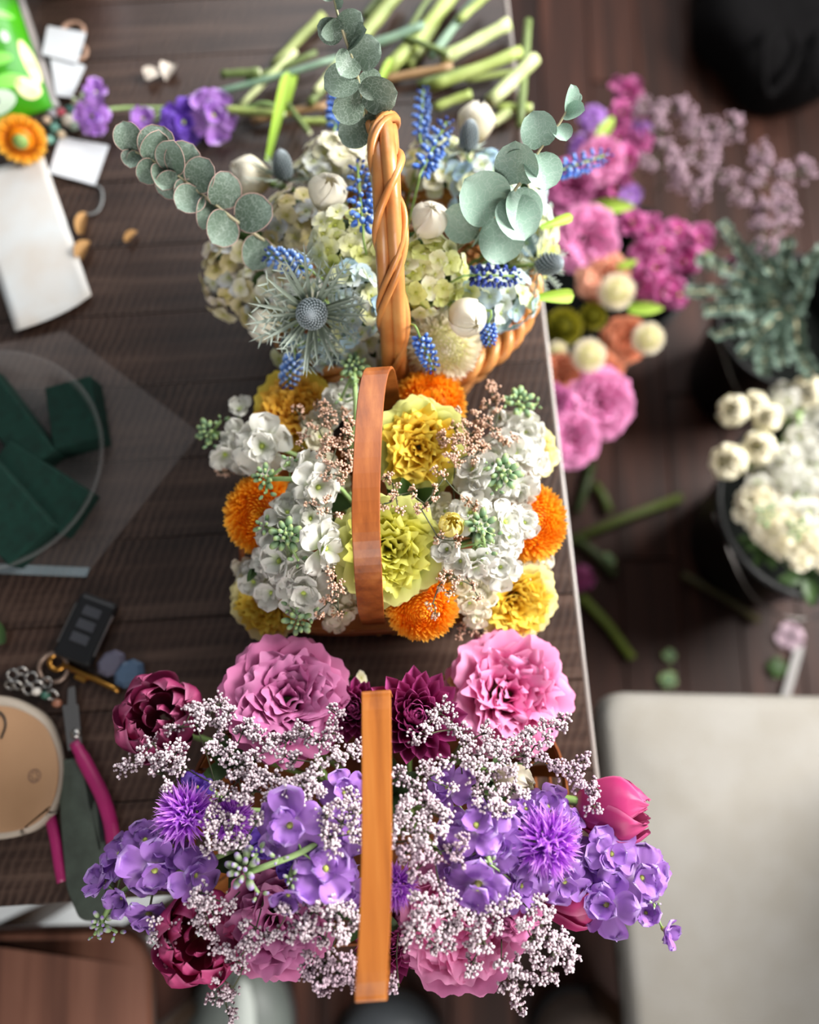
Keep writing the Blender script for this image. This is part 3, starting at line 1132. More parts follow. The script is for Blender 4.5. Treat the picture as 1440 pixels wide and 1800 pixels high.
def chip_basket(label, cx, cy, a, b, h, ylo, yhi, zc, hw, xoff, mh, rad, lean=0., ctrl=None):
    root = thing('flower_basket', label, 'basket', (cx, cy, 0))
    out = superell(a * .9, b * .9, 40)
    v, f = prism(out, .002, .010)
    link('base', MB().add(v, f).mesh('base', False), M_band, root)
    N_ = 44
    o0, o1 = superell(a * .9, b * .9, N_), superell(a, b, N_)
    sp = rbox(.013, .0016, h, .0006, 1)
    sm = MB().add(*sp).mesh('splint', False)
    for k in range(N_):
        p, q, nx = o0[k], o1[k], o1[(k + 1) % N_]
        pv = o1[k - 1]
        tx = Vector((nx[0] - pv[0], nx[1] - pv[1], 0)).normalized()
        up_ = Vector((q[0] - p[0], q[1] - p[1], h)).normalized()
        nn = tx.cross(up_)
        c = ((p[0] + q[0]) / 2, (p[1] + q[1]) / 2, h / 2 + .002)
        link('splint', sm, M_splint, root, Matrix(((tx.x, nn.x, up_.x, c[0]), (tx.y, nn.y, up_.y, c[1]), (tx.z, nn.z, up_.z, c[2]), (0, 0, 0, 1))))
    for z, hh, k in ((.004, .018, .905), (h * .5, .012, .955), (h - .018, .022, 1.0)):
        v, f = band(a * k + .003, b * k + .003, z, hh, .0022)
        link('rim_band' if z > h * .6 else 'band', MB().add(v, f).mesh('band', False), M_band, root)
    # handle: one bent strip, flat on top
    pts = [(ylo, .03)]
    for q in range(9):
        an = PI - q / 8 * PI / 2
        pts.append((ylo + rad + rad * math.cos(an), zc - rad + rad * math.sin(an)))
    for q in range(9):
        an = PI / 2 - q / 8 * PI / 2
        pts.append((yhi - rad + rad * math.cos(an), zc - rad + rad * math.sin(an)))
    pts.append((yhi, .03))
    xs = [None] * len(pts)
    if ctrl:
        cv = curve_pts_v(ctrl, 61)
        pts = [(c_.y, c_.z) for c_ in cv]
        xs = [c_.x - cx for c_ in cv]
    P = [np.array((y, z)) for y, z in pts]
    V = []
    th = .0024
    n = len(P)
    for k in range(n):
        tg = P[min(k + 1, n - 1)] - P[max(k - 1, 0)]
        tg = tg / np.linalg.norm(tg)
        nr = np.array((-tg[1], tg[0]))
        bow = .004 * ((P[k][1] - .03) / (zc - .03)) ** 2
        for x, d in ((-hw / 2 + .0006, 0), (-hw / 2, -th * .3), (-hw / 2, -th), (hw / 2, -th), (hw / 2, -th * .3), (hw / 2 - .0006, 0)):
            y, z = P[k] + nr * d
            V.append((x + (xoff + lean * (z - .03) / (zc - .03) if xs[k] is None else xs[k]), y - cy, z))
    f = gridf(6, n - 1, 0, True) + [tuple(range(6))[::-1], tuple((n - 1) * 6 + i for i in range(6))]
    link('handle', MB().add(np.array(V), f).mesh('handle', False), mh, root)
    for yy, sgn in ((ylo, -1), (yhi, 1)):
        for xx in (-.008, .008):
            v, f, t = ellipsoid(8, 4, .003, .003, .0012)
            link('rivet', MB().add(v, f, t).mesh('rivet'), M_brass_dark, root, T(xx + xoff, yy - cy + sgn * .003, h - .008) @ R(PI / 2, 'X'))
    return root


M_brass_dark = plain('dull copper', '#8a6a45', .35, metal=1)
zb = .295
y0, y1 = W(655, 1757, zb).y, W(660, 1213, zb).y
xb = W(655, 1487, zb).x
HA, HB_ = W(654, 1760, zb - .012), W(661, 1213, zb - .012)
chip_basket('bentwood basket with bright orange flat handle holding pink and purple flowers, nearest the table front', xb, (y0 + y1) / 2, .185,
            (y1 - y0) / 2 - .002, .11, y0, y1, zb, .0238, 0, M_hand, .015,
            ctrl=[(HA.x, HA.y, .03), (HA.x, HA.y, .15), (HA.x, HA.y, zb - .02), (HA.x, HA.y + .010, zb - .002), W(659, 1620, zb + .001), W(662, 1487, zb + .002), W(662, 1350, zb + .001),
                  (HB_.x, HB_.y - .010, zb - .002), (HB_.x, HB_.y, zb - .02), (HB_.x, HB_.y, .15), (HB_.x, HB_.y, .03)])
zm = .285
ym0, ym1 = W(655, 1062, zm).y, W(668, 642, zm).y
ym0 = min(ym0, W(660, 1098, .10).y)
xm = W(646, 880, zm).x
chip_basket('bentwood basket with reddish brown handle holding yellow, orange and white flowers, the middle basket', xm + .006, (ym0 + ym1) / 2, .15,
            (ym1 - ym0) / 2 - .002, .10, ym0, ym1, zm, .0245, 0, M_hand2, .045,
            ctrl=[W(658, 1097, .04), W(657, 1097, .11), W(652, 1072, .20), W(647, 1000, .268), W(643, 880, .295), W(652, 700, .277), W(669, 646, .25), (W(684, 690, .11).x, W(669, 646, .25).y - .004, .14), (W(684, 690, .11).x, W(669, 646, .25).y - .008, .03)])

# woven willow basket
M_wil = plain('honey willow', '#c0763a', .42, col2='#d59858', scale=35, bump=.3, bscale=90, coat=.2)
M_wild = plain('willow stake', '#8a4c20', .5, col2='#a5642f', scale=35)
wc = (0.020, .51)
wa, wb, wh = .152, .132, .125
wk = thing('wicker_basket', 'woven willow basket with tall braided handle holding blue and white flowers, the farthest basket', 'basket', (wc[0], wc[1], 0))
NS = 26
for k in range(NS):
    an = 2 * PI * k / NS
    v, f, t = tube([(wa * .82 * math.cos(an), wb * .82 * math.sin(an), .004), (wa * .97 * math.cos(an), wb * .97 * math.sin(an), wh)], .0035, 6)
    link('stake', MB().add(v, f, t).mesh('stake'), M_wild, wk)
for r_ in range(13):
    z = .008 + r_ * .0085
    k = .82 + .15 * z / wh
    pts = []
    for q in range(NS * 4):
        an = 2 * PI * q / (NS * 4)
        d = .0052 * math.cos(NS / 2 * an * 1.0 + PI * r_)
        pts.append(((wa * k + d) * math.cos(an), (wb * k + d) * math.sin(an), z))
    v, f, t = tube(pts, .0042, 5, closed=True)
    link('weaver', MB().add(v, f, t).mesh('weaver'), M_wil, wk)
for s_ in range(3):
    pts = []
    for q in range(150):
        an = 2 * PI * q / 150
        ph = 13 * an + s_ * 2 * PI / 3
        rr = .0085 * math.cos(ph)
        pts.append(((wa + rr) * math.cos(an), (wb + rr) * math.sin(an), wh + .008 * math.sin(ph)))
    v, f, t = tube(pts, .0068, 7, closed=True)
    link('rim_strand', MB().add(v, f, t).mesh('rim_strand'), M_wil, wk)
v, f = prism([(wa * .8 * math.cos(2 * PI * q / 40), wb * .8 * math.sin(2 * PI * q / 40)) for q in range(40)], .002, .010)
link('base', MB().add(v, f).mesh('base', False), M_wild, wk)
HB, HZ = .124, .262


def arch(s):
    a = PI * (1 - s)
    return Vector((-.012 + .004 * math.sin(a), HB * math.cos(a) * 1.0, .075 + HZ * math.sin(a) ** .85)), a


NA = 110
AP = [arch(k / (NA - 1))[0] for k in range(NA)]
for s_, (rr, tw, off, rad) in enumerate([(.0072, .25, .5, .0074), (.0072, .25, .5 + 2 * PI / 3, .0074), (.0072, .25, .5 + 4 * PI / 3, .0074),
                                        (.0136, -3.1, 0.3, .0037), (.0136, -3.1, 0.3 + PI, .0037), (.0140, -3.1, 0.85, .0030)]):
    pts = []
    for k in range(NA):
        tg = (AP[min(k + 1, NA - 1)] - AP[max(k - 1, 0)]).normalized()
        x = Vector((1, 0, 0))
        nn = x.cross(tg).normalized()
        ph = off + 2 * PI * tw * k / (NA - 1)
        pts.append(AP[k] + x * rr * math.cos(ph) + nn * rr * .8 * math.sin(ph))
    v, f, t = tube(pts, rad, 8)
    link('handle_rod' if s_ < 3 else 'handle_strand', MB().add(v, f, t).mesh('handle_rod'), M_wil, wk)

# ------------------------------------------------------------------ nearest basket: pinks and purples
M_rmauve = petalmat('mauve pink rose', [(0, '#7c2259'), (.45, '#b35390'), (1, '#d488b6')], .3, .55, .07)
M_rmauveo = petalmat('mauve pink outer petal', [(0, '#b8467e'), (.6, '#c75f98'), (1, '#dd86b6')], .3, .55, .06)
M_rpink = petalmat('bright pink rose', [(0, '#cf4f92'), (.45, '#e877b2'), (1, '#f6a6d0')], .3, .55, .06)
M_tul = petalmat('magenta pink tulip', [(0, '#c8a58a'), (.12, '#b23a72'), (.6, '#bf3a76'), (1, '#d9729f')], .25, .42, .12)
M_tuld = petalmat('shaded pink tulip', [(0, '#8f2a58'), (.6, '#a23466'), (1, '#c97da0')], .25, .42, .14)  # tulip pink darkened to carry the shadow on the far left bloom
M_plum = petalmat('plum chrysanthemum', [(0, '#5a0c3e'), (.5, '#941660'), (1, '#c05a98')], .25, .4, .15)
M_shag = petalmat('purple shaggy petal', [(0, '#9444bc'), (.4, '#cc6aea'), (1, '#e6aefa')], .35, .5, .05)

rose('large mauve pink garden rose with a dark open centre, behind the left statice', 505, 1222, 97, .0, .16, 'b', M_rmauve, M_rmauveo, .015, 1)
rose('bright pink garden rose with ruffled heart near the table edge', 905, 1212, 97, .25, .12, 'b', M_rpink, M_rpink, .0, 2, frilly=True)
rose('mauve rose facing down at the table front, left of the orange handle', 488, 1630, 90, .05, -.35, 'b', M_rmauve, M_rmauveo, -.012, 3, open_=1.1)
rose('pink rose under statice at the table front, right of the orange handle', 810, 1640, 105, .05, -.35, 'b', M_rpink, M_rmauveo, -.02, 4)
rose('small dark pink rose half hidden beside the front right violet stock', 905, 1595, 45, .2, .1, 'b', M_rmauveo, M_rmauveo, -.01, 5)
rose('shaded mauve rose tucked behind the large mauve rose', 430, 1228, 50, -.4, .25, 'b', M_rmauveo, M_rmauveo, -.035, 6)
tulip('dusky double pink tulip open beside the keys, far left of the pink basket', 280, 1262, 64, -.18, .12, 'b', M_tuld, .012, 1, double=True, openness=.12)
tulip('pink cupped tulip opening toward the viewer at the lower left', 352, 1648, 68, -.12, -.18, 'b', M_tul, .0, 2, double=True, openness=.1)
tulip('pink tulip lying on its side over the chair, on a pale stem', 1080, 1424, 56, 1.6, -.12, 'b', M_tul, -.005, 3, tw=.55, openness=.05, stempts=[(1030, 1412, .155), (930, 1398, .14), (820, 1400, .1)])
tulip('pink tulip on its side beneath the rightmost violet stock', 1005, 1578, 55, 1.4, -.45, 'b', M_tul, -.03, 4, tw=.4, stempts=[(930, 1530, .13), (850, 1500, .1)])
big_mum('plum chrysanthemum with long pointed petals right of the orange handle top', 730, 1262, 98, .1, .18, 'b', M_plum, -.005, 1)
big_mum('plum chrysanthemum mostly hidden left of the orange handle top', 622, 1248, 62, -.1, .12, 'b', M_plum, -.03, 2)
big_mum('plum chrysanthemum low behind the bottom end of the orange handle', 690, 1655, 70, 0, -.2, 'b', M_plum, -.05, 3)
for lb, px, py, r, ax, ay, dz, s in (
        ('shaggy purple flower left of the violet stocks, beneath the leftmost statice', 325, 1432, 62, -.25, .05, .012, 0),
        ('darker shaggy purple flower half covered by statice', 408, 1440, 48, 0, 0, -.005, 1),
        ('shaggy purple flower among violet stocks right of centre', 962, 1482, 68, .2, 0, .022, 0),
        ('shaggy purple flower half hidden behind the orange handle', 695, 1558, 46, 0, 0, .0, 1)):
    mum(lb, px, py, r, ax, ay, 'b', M_shag, SHAG[s], dz, s + px, name='shaggy_flower')

VB = (M_viol, M_budp)
stock('violet stock stretching farthest left with green bud tip', 'b', [(178, 1622, .0), (205, 1575, .0), (270, 1540, .0), (350, 1520, -.01)],
      [(186, 1552, 40, -.9, .1, 0, 1), (214, 1505, 42, -.5, .5, -.012), (272, 1524, 56, -.2, -.35, .012), (340, 1538, 46, .1, -.2, .0), (255, 1478, 38, -.1, .4, .0),
       (219, 1576, 36, -.3, -.3, .012, 1), (262, 1604, 44, -.1, -.5, .004), (300, 1490, 36, .1, .2, .0)],
      [(180, 1620, 22, 7, -.5, -.5), (205, 1638, 20, 3, -.2, -.6), (166, 1643, 14, 2, -.5, -.8)], *VB, seed=1)
stock('violet stock with upright green bud spike left of the orange handle', 'b', [(432, 1535, .03), (480, 1518, .03), (530, 1498, .02), (580, 1470, .0)],
      [(512, 1448, 60, -.1, -.2, .022), (605, 1395, 40, .2, .3, .0), (572, 1530, 56, .1, -.2, .012), (612, 1462, 42, .2, .1, .0), (610, 1560, 40, .2, -.3, .0)],
      [(430, 1528, 32, 9, -.5, -.1, .03), (452, 1500, 20, 4, -.2, .4, .03), (455, 1570, 18, 2, -.2, -.5, .03), (490, 1512, 18, 3, .1, .3, .035)], *VB, seed=2)
stock('half open violet stock bud cluster left of the handle, above the mauve rose', 'b', [(508, 1555, .02), (520, 1520, .01), (560, 1490, -.02)],
      [(508, 1568, 36, -.1, -.6, .02, 1), (545, 1545, 34, .1, -.3, .006)], [(512, 1545, 18, 4, -.1, -.3, .026)], *VB, seed=3)
stock('violet stock with a lime green centre just right of the orange handle', 'b', [(862, 1520, .02), (850, 1490, .01), (830, 1450, -.01)],
      [(790, 1390, 46, -.2, .3, -.006), (838, 1455, 56, -.1, .2, .016), (808, 1468, 42, -.4, 0, .0), (872, 1482, 50, .2, .1, .006), (842, 1552, 60, -.35, -.4, .016),
       (912, 1555, 44, .2, -.3, .0), (906, 1500, 40, .3, 0, .0), (800, 1525, 30, -.3, -.3, -.01)],
      [(862, 1520, 16, 4, .1, -.1, .03)], *VB, seed=4)
stock('violet stock behind the right shaggy purple flower', 'b', [(965, 1425, .0), (930, 1440, -.01), (880, 1450, -.02)],
      [(962, 1422, 42, .2, .5, .0), (995, 1450, 38, .5, .3, -.008), (990, 1545, 44, .4, -.3, .0), (1030, 1515, 40, .5, 0, -.012), (925, 1425, 36, 0, .4, -.004)], [], *VB, seed=5)
stock('violet stock leaning over the linen chair, rightmost of all', 'b', [(1158, 1612, .0), (1130, 1575, .005), (1090, 1540, .0), (1010, 1510, -.02)],
      [(1072, 1500, 48, .1, .4, .012), (1125, 1540, 52, .5, .1, .012), (1070, 1588, 58, -.05, -.3, .016), (1135, 1605, 34, .4, -.3, .004, 1), (1152, 1530, 36, .7, .1, .0),
       (1165, 1632, 34, .6, -.6, .0, 1), (1050, 1545, 40, -.1, .1, -.004)], [(1150, 1590, 12, 3, .5, -.2)], *VB, seed=6)
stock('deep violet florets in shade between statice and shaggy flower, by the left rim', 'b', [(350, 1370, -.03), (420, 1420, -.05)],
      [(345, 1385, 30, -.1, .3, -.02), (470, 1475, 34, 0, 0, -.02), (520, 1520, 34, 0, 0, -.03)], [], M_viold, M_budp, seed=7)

SB = [
    ('white statice below the dusky double tulip, leftmost spray', (378, 1378), [(216, 1347, 10), (230, 1342, 14), (252, 1328, 18), (270, 1308, 12), (300, 1332, 20), (285, 1362, 20), (315, 1317, 12), (322, 1347, 15), (296, 1382, 14), (275, 1335, 14)]),
    ('white statice between the dusky tulip and the large mauve rose', (378, 1378), [(335, 1252, 17), (350, 1240, 14), (362, 1262, 18), (385, 1243, 18), (402, 1253, 15), (386, 1272, 16), (345, 1275, 12), (300, 1284, 12), (318, 1278, 8)]),
    ('white statice at the lower left of the large mauve rose', (440, 1400), [(370, 1318, 15), (385, 1306, 14), (405, 1330, 19), (425, 1290, 17), (432, 1275, 13), (455, 1295, 17), (470, 1312, 16), (420, 1346, 18), (442, 1333, 17), (478, 1302, 13)]),
    ('white statice crossing the right side of the large mauve rose', (560, 1420), [(505, 1302, 15), (530, 1283, 14), (545, 1292, 15), (562, 1306, 17), (585, 1287, 17), (592, 1262, 12), (583, 1250, 9), (502, 1330, 12), (522, 1336, 15), (560, 1344, 18), (590, 1334, 19), (612, 1326, 14), (625, 1316, 12)]),
    ('white statice above the shaggy purple flowers, left of the orange handle', (480, 1440), [(385, 1385, 14), (400, 1397, 14), (384, 1410, 9), (420, 1370, 17), (450, 1365, 19), (475, 1371, 20), (450, 1391, 20), (480, 1402, 18), (507, 1382, 19), (540, 1376, 20), (556, 1388, 15), (530, 1397, 16), (500, 1417, 12), (430, 1402, 15)]),
    ('white statice over the darker shaggy purple flower', (440, 1500), [(390, 1445, 18), (370, 1440, 13), (415, 1440, 13), (450, 1445, 12), (370, 1470, 16), (400, 1476, 18), (425, 1481, 13), (364, 1494, 11)]),
    ('white statice hugging the left edge of the orange handle', (590, 1500), [(575, 1430, 15), (600, 1418, 14), (620, 1430, 17), (580, 1470, 17), (602, 1448, 13), (622, 1465, 17), (615, 1400, 12), (585, 1490, 11)]),
    ('white statice over the cupped pink tulip', (430, 1560), [(355, 1570, 16), (345, 1585, 13), (375, 1580, 12), (360, 1600, 16), (346, 1610, 13), (375, 1604, 14), (366, 1630, 13), (371, 1645, 11), (400, 1592, 12)]),
    ('thin white statice trailing lowest, below the cupped pink tulip', (450, 1640), [(395, 1676, 15), (415, 1690, 16), (431, 1670, 13), (425, 1706, 11), (381, 1720, 13), (386, 1740, 11), (395, 1752, 13), (400, 1774, 11), (404, 1788, 9), (378, 1755, 9), (410, 1736, 9)]),
    ('white statice above the front mauve rose, left of the handle', (600, 1560), [(535, 1625, 15), (520, 1640, 13), (550, 1602, 18), (575, 1590, 17), (600, 1600, 18), (577, 1620, 18), (600, 1640, 18), (620, 1622, 15), (546, 1645, 15), (572, 1650, 15), (513, 1602, 13)]),
    ('pale statice below the front mauve rose, against the handle', (610, 1600), [(545, 1702, 17), (562, 1720, 18), (575, 1692, 18), (592, 1710, 20), (606, 1690, 18), (617, 1720, 16), (572, 1735, 13), (546, 1682, 11)]),
    ('sparse white statice on the front mauve rose', (470, 1560), [(440, 1650, 13), (460, 1645, 14), (482, 1642, 11), (450, 1632, 9), (505, 1602, 11), (430, 1625, 9)]),
    ('brownish statice in shade beside the cupped pink tulip', (330, 1600), [(282, 1640, 14), (292, 1662, 14), (287, 1684, 11), (275, 1620, 9), (305, 1625, 10)]),
    ('white statice resting on the plum chrysanthemum', (770, 1380), [(745, 1285, 13), (760, 1266, 15), (785, 1240, 11), (775, 1255, 13), (736, 1296, 11), (795, 1270, 11), (805, 1282, 13), (815, 1292, 9)]),
    ('wide white statice below the bright pink rose', (820, 1400), [(820, 1310, 16), (850, 1290, 17), (870, 1310, 19), (846, 1330, 20), (880, 1335, 18), (905, 1311, 17), (920, 1330, 17), (925, 1296, 14), (860, 1350, 17), (830, 1346, 15), (895, 1356, 15), (840, 1365, 13), (810, 1336, 12)]),
    ('dark stemmed statice touching the lower right of the bright pink rose', (900, 1390), [(935, 1290, 13), (955, 1280, 13), (975, 1276, 11), (990, 1265, 11), (984, 1277, 11), (960, 1300, 11), (940, 1311, 11)]),
    ('pale pink statice reaching over the table edge to the right tulip', (880, 1390), [(955, 1335, 13), (970, 1346, 15), (990, 1355, 16), (1010, 1361, 15), (1025, 1336, 11), (1014, 1345, 11), (1034, 1380, 15), (1045, 1400, 13), (1041, 1416, 13), (1016, 1380, 11), (1051, 1387, 9)]),
    ('small white statice right of the orange handle, under the plum petals', (760, 1420), [(750, 1350, 13), (765, 1361, 13), (781, 1346, 11), (746, 1366, 11), (790, 1385, 11)]),
    ('dense white statice column hugging the right edge of the orange handle', (760, 1490), [(700, 1365, 13), (716, 1375, 13), (735, 1390, 17), (720, 1406, 15), (746, 1411, 15), (711, 1430, 18), (736, 1440, 20), (760, 1430, 18), (776, 1420, 13), (702, 1460, 15), (726, 1475, 18), (751, 1471, 18), (770, 1460, 17), (780, 1440, 13), (697, 1480, 11)]),
    ('pale statice right of the handle beside the lime centred stock', (760, 1490), [(716, 1500, 17), (741, 1510, 18), (766, 1500, 15), (731, 1530, 15), (756, 1545, 13), (771, 1550, 9), (802, 1496, 16), (816, 1481, 13), (806, 1511, 11)]),
    ('white statice above the right violet stock florets', (830, 1440), [(850, 1400, 15), (875, 1396, 17), (901, 1391, 15), (921, 1396, 11), (860, 1420, 15), (886, 1426, 13), (871, 1436, 11), (840, 1410, 9)]),
    ('white statice low right of the handle, above the front pink rose', (770, 1560), [(735, 1576, 13), (750, 1590, 17), (741, 1610, 17), (766, 1600, 17), (786, 1576, 15), (791, 1600, 17), (731, 1636, 15), (716, 1650, 13), (746, 1641, 15), (766, 1660, 13), (791, 1626, 13), (776, 1641, 11)]),
    ('white statice spread over the front pink rose', (830, 1560), [(800, 1630, 17), (786, 1650, 15), (816, 1610, 13), (851, 1610, 17), (866, 1590, 17), (881, 1600, 13), (871, 1626, 13), (841, 1641, 15), (836, 1660, 15), (831, 1690, 13), (826, 1702, 11), (851, 1656, 13), (896, 1580, 13)]),
    ('white statice fan at the lower right, reaching past the table front', (890, 1560), [(931, 1600, 11), (946, 1590, 13), (961, 1606, 11), (926, 1626, 15), (951, 1620, 17), (936, 1650, 17), (961, 1646, 18), (986, 1651, 17), (1001, 1661, 13), (1009, 1680, 11), (996, 1691, 13), (971, 1671, 17), (946, 1681, 15), (966, 1706, 13), (951, 1716, 13), (976, 1715, 11)]),
    ('narrow white statice hanging lowest on the right', (880, 1620), [(881, 1690, 13), (901, 1696, 15), (916, 1710, 13), (901, 1722, 13), (891, 1736, 11), (911, 1741, 11), (905, 1756, 10), (915, 1771, 10), (921, 1736, 9)]),
    ('tiny pale statice peeping out right of the handle bottom', (700, 1640), [(690, 1730, 11), (701, 1734, 8)]),
]
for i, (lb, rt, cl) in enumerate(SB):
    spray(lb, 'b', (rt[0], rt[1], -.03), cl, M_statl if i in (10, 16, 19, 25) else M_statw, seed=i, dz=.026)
for i, (lb, px, py, L, n) in enumerate((('dark leaves deep between the left roses of the pink basket', 400, 1340, 60, 6), ('dark leaves under the plum chrysanthemum', 690, 1400, 70, 7),
                                       ('green leaves below the bright pink rose', 880, 1370, 60, 6), ('dark leaves between the front roses', 640, 1600, 70, 7),
                                       ('dark leaves under the left violet stocks', 450, 1500, 75, 7), ('dark leaves under the right violet stocks', 880, 1500, 80, 7))):
    leaf_sprig(lb, px, py, L, n, 'b', -.055, seed=i)
tulip('creamy white tulip bud half hidden below the bright pink rose', 905, 1375, 32, .9, -.3, 'b', M_cream, -.015, 12, tw=.7)
hydrangea('pale cream floret cluster behind the plum chrysanthemum', 790, 1222, 34, 7, ['#e9dcae', '#e3cf9a'], 'b', -.045, 28, 31, 16)
hydrangea('small cream floret cluster left of the handle top', 618, 1202, 22, 4, ['#ece6cf'], 'b', -.045, 16, 32, 14)

# ------------------------------------------------------------------ middle basket: yellows, oranges and whites
M_ylime = petalmat('lime yellow rose', [(0, '#b79a1e'), (.4, '#d8cf42'), (1, '#e9e777')], .3, .55, .06)
M_ylimeo = petalmat('lime outer petal', [(0, '#c4c84e'), (.6, '#d5da6e'), (1, '#e6e894')], .3, .55, .05)
M_ygold = petalmat('gold hearted rose', [(0, '#d98a12'), (.4, '#eebd2c'), (1, '#f6de5c')], .3, .55, .08)
M_yor = petalmat('orange yellow rose', [(0, '#d07d10'), (.5, '#eba92c'), (1, '#f5c44e')], .3, .55, .08)
M_ypale = petalmat('pale yellow outer petal', [(0, '#ecd553'), (.6, '#f4e584'), (1, '#f7efb0')], .3, .55, .05)
M_omum = petalmat('orange pompon petal', [(0, '#ee8206'), (.4, '#ffae1c'), (1, '#ffd05a')], .3, .5, .04)
rose('lime yellow garden rose with golden folded heart, upper right of the middle handle', 735, 785, 76, -.02, .02, 'm', M_ygold, M_ylimeo, .012, 11, frilly=True)
rose('lime green garden rose partly behind the middle handle', 682, 968, 86, .0, -.08, 'm', M_ylime, M_ylimeo, .012, 12, frilly=True)
rose('golden yellow rose at the lower right of the middle basket', 914, 1064, 66, .35, -.3, 'm', M_ygold, M_ypale, -.01, 13, frilly=True)
rose('orange yellow rose at the upper left of the middle basket', 512, 712, 66, -.25, .35, 'm', M_yor, M_ygold, .004, 14, frilly=True)
rose('yellow rose tucked at the lower left of the middle basket', 464, 1068, 60, -.3, -.35, 'm', M_ygold, M_ypale, -.016, 15, frilly=True)
rose('pale lemon rose at the right rim above the orange chrysanthemum', 945, 790, 44, .6, .2, 'm', M_ypale, M_ypale, -.02, 16)
for lb, px, py, r, ax, ay, dz, q in (
        ('orange pompon chrysanthemum beneath the willow basket', 757, 700, 72, .1, .55, -.012, 0),
        ('orange pompon chrysanthemum at the left of the middle basket', 456, 905, 82, -.4, .0, -.012, 1),
        ('orange pompon chrysanthemum at the right by the table edge', 936, 920, 80, .4, -.02, -.012, 0),
        ('orange pompon chrysanthemum below the middle handle foot', 742, 1072, 74, .05, -.45, -.006, 1)):
    mum(lb, px, py, r, ax, ay, 'm', M_omum, MUM[q], dz, q + px)

WB = (M_white, M_bud)
stock('white stock reaching to the upper left with an open floret', 'm', [(372, 762, .0), (410, 765, .005), (450, 780, .0), (520, 800, -.02)],
      [(422, 724, 30, -.1, .7, .006, 1), (396, 796, 36, -.4, -.3, .0, 1), (461, 783, 50, .05, -.05, .02), (426, 772, 36, -.2, 0, .004), (432, 805, 30, -.1, -.5, .0, 1)],
      [(366, 760, 22, 8, -.7, 0), (388, 740, 16, 2, -.3, .6), (370, 780, 16, 2, -.6, -.5)], *WB, seed=21)
stock('white stock with a green bud tip above the left orange chrysanthemum', 'm', [(470, 842, .02), (510, 842, .02), (550, 848, .01), (600, 860, -.02)],
      [(534, 820, 38, .1, .5, .008, 1), (557, 855, 46, .5, -.1, .012), (532, 872, 34, 0, -.5, .004), (508, 818, 18, -.1, .5, .02, 1)],
      [(466, 840, 22, 9, -.5, .1, .03), (510, 812, 16, 3, 0, .5, .03), (468, 866, 18, 2, -.3, -.5, .03)], *WB, seed=22)
stock('large white stock filling the lower left of the middle basket', 'm', [(500, 938, .04), (515, 970, .02), (540, 1000, -.01)],
      [(505, 905, 40, -.2, .5, .006), (545, 912, 38, .3, .4, .006), (484, 940, 36, -.6, .2, .0), (498, 985, 54, -.3, -.1, .014), (565, 962, 54, .4, .0, .016), (530, 1000, 40, 0, -.3, .01),
       (480, 1040, 36, -.4, -.5, -.006, 1), (535, 1038, 50, .1, -.4, .008), (450, 1020, 40, -.5, -.3, -.02), (555, 1005, 34, .4, -.2, .0), (470, 985, 36, -.6, 0, -.004)],
      [(504, 942, 30, 10, -.1, .1, .034), (525, 985, 18, 3, .1, -.3, .03), (466, 925, 20, 5, -.6, .2, .02)], *WB, seed=23)
stock('green stock bud tip at the lower left rim of the middle basket', 'm', [(525, 1085, .0), (530, 1050, .0), (540, 1000, -.03)],
      [(545, 1075, 20, .3, -.4, -.004, 1)], [(524, 1090, 26, 9, 0, -.6), (512, 1068, 18, 3, -.2, .0), (545, 1080, 20, 3, .3, -.3)], *WB, seed=24)
stock('tall green stock bud tip left of the top of the middle handle', 'm', [(622, 652, .045), (625, 700, .03), (625, 745, .0), (620, 800, -.03)],
      [(597, 706, 34, -.2, .3, .004), (612, 690, 26, -.1, .3, .0, 1), (580, 725, 30, -.3, .2, -.01)], [(622, 645, 24, 10, 0, .5, .045), (606, 662, 12, 2, -.4, .2, .04), (628, 672, 14, 3, .2, .2, .04), (600, 700, 18, 2, -.3, .2, .02)], *WB, seed=25)
stock('white stock with green bud rosette at the upper right of the middle basket', 'm', [(886, 830, .035), (890, 860, .015), (880, 900, -.02)],
      [(835, 828, 42, -.4, .1, .012), (868, 848, 48, 0, 0, .008), (904, 800, 44, .2, .4, .006), (935, 815, 36, .5, .1, .0), (910, 862, 38, .3, -.3, .006), (838, 860, 34, -.3, -.3, .004), (870, 800, 36, -.1, .4, .0)],
      [(884, 832, 30, 10, .1, .1, .034), (858, 818, 14, 2, -.3, .2, .03), (905, 835, 12, 2, .4, 0, .03), (872, 862, 14, 2, -.1, -.4, .03)], *WB, seed=26)
stock('white stock with airy bud tip nearest the table edge, upper right', 'm', [(915, 712, .0), (912, 740, .0), (905, 790, -.03)],
      [(922, 758, 38, .4, .2, -.004), (880, 735, 24, -.1, .4, -.006, 1), (930, 780, 30, .5, .0, -.012), (895, 745, 28, 0, .3, -.01)], [(912, 710, 28, 9, .2, .5), (942, 712, 14, 3, .7, .3), (890, 708, 14, 3, -.4, .5)], *WB, seed=27)
stock('white stock with bud rosette left of the right orange chrysanthemum', 'm', [(846, 930, .035), (838, 955, .015), (840, 990, -.02)],
      [(828, 905, 42, -.1, .3, .012), (884, 918, 40, .3, .2, .012), (890, 945, 38, .4, -.1, .008), (921, 918, 30, .5, .1, .014), (812, 985, 34, -.1, -.6, .01, 1), (788, 965, 34, -.6, -.1, .01, 1),
       (835, 990, 40, 0, -.6, .004), (880, 996, 38, .2, -.4, .0), (862, 965, 32, .2, -.3, .006)],
      [(846, 926, 28, 9, 0, .1, .034), (825, 912, 14, 2, -.3, .3, .03), (868, 942, 18, 3, .3, -.2, .026), (848, 952, 14, 2, 0, -.5, .03), (855, 972, 20, 3, .1, -.4, .014)], *WB, seed=28)
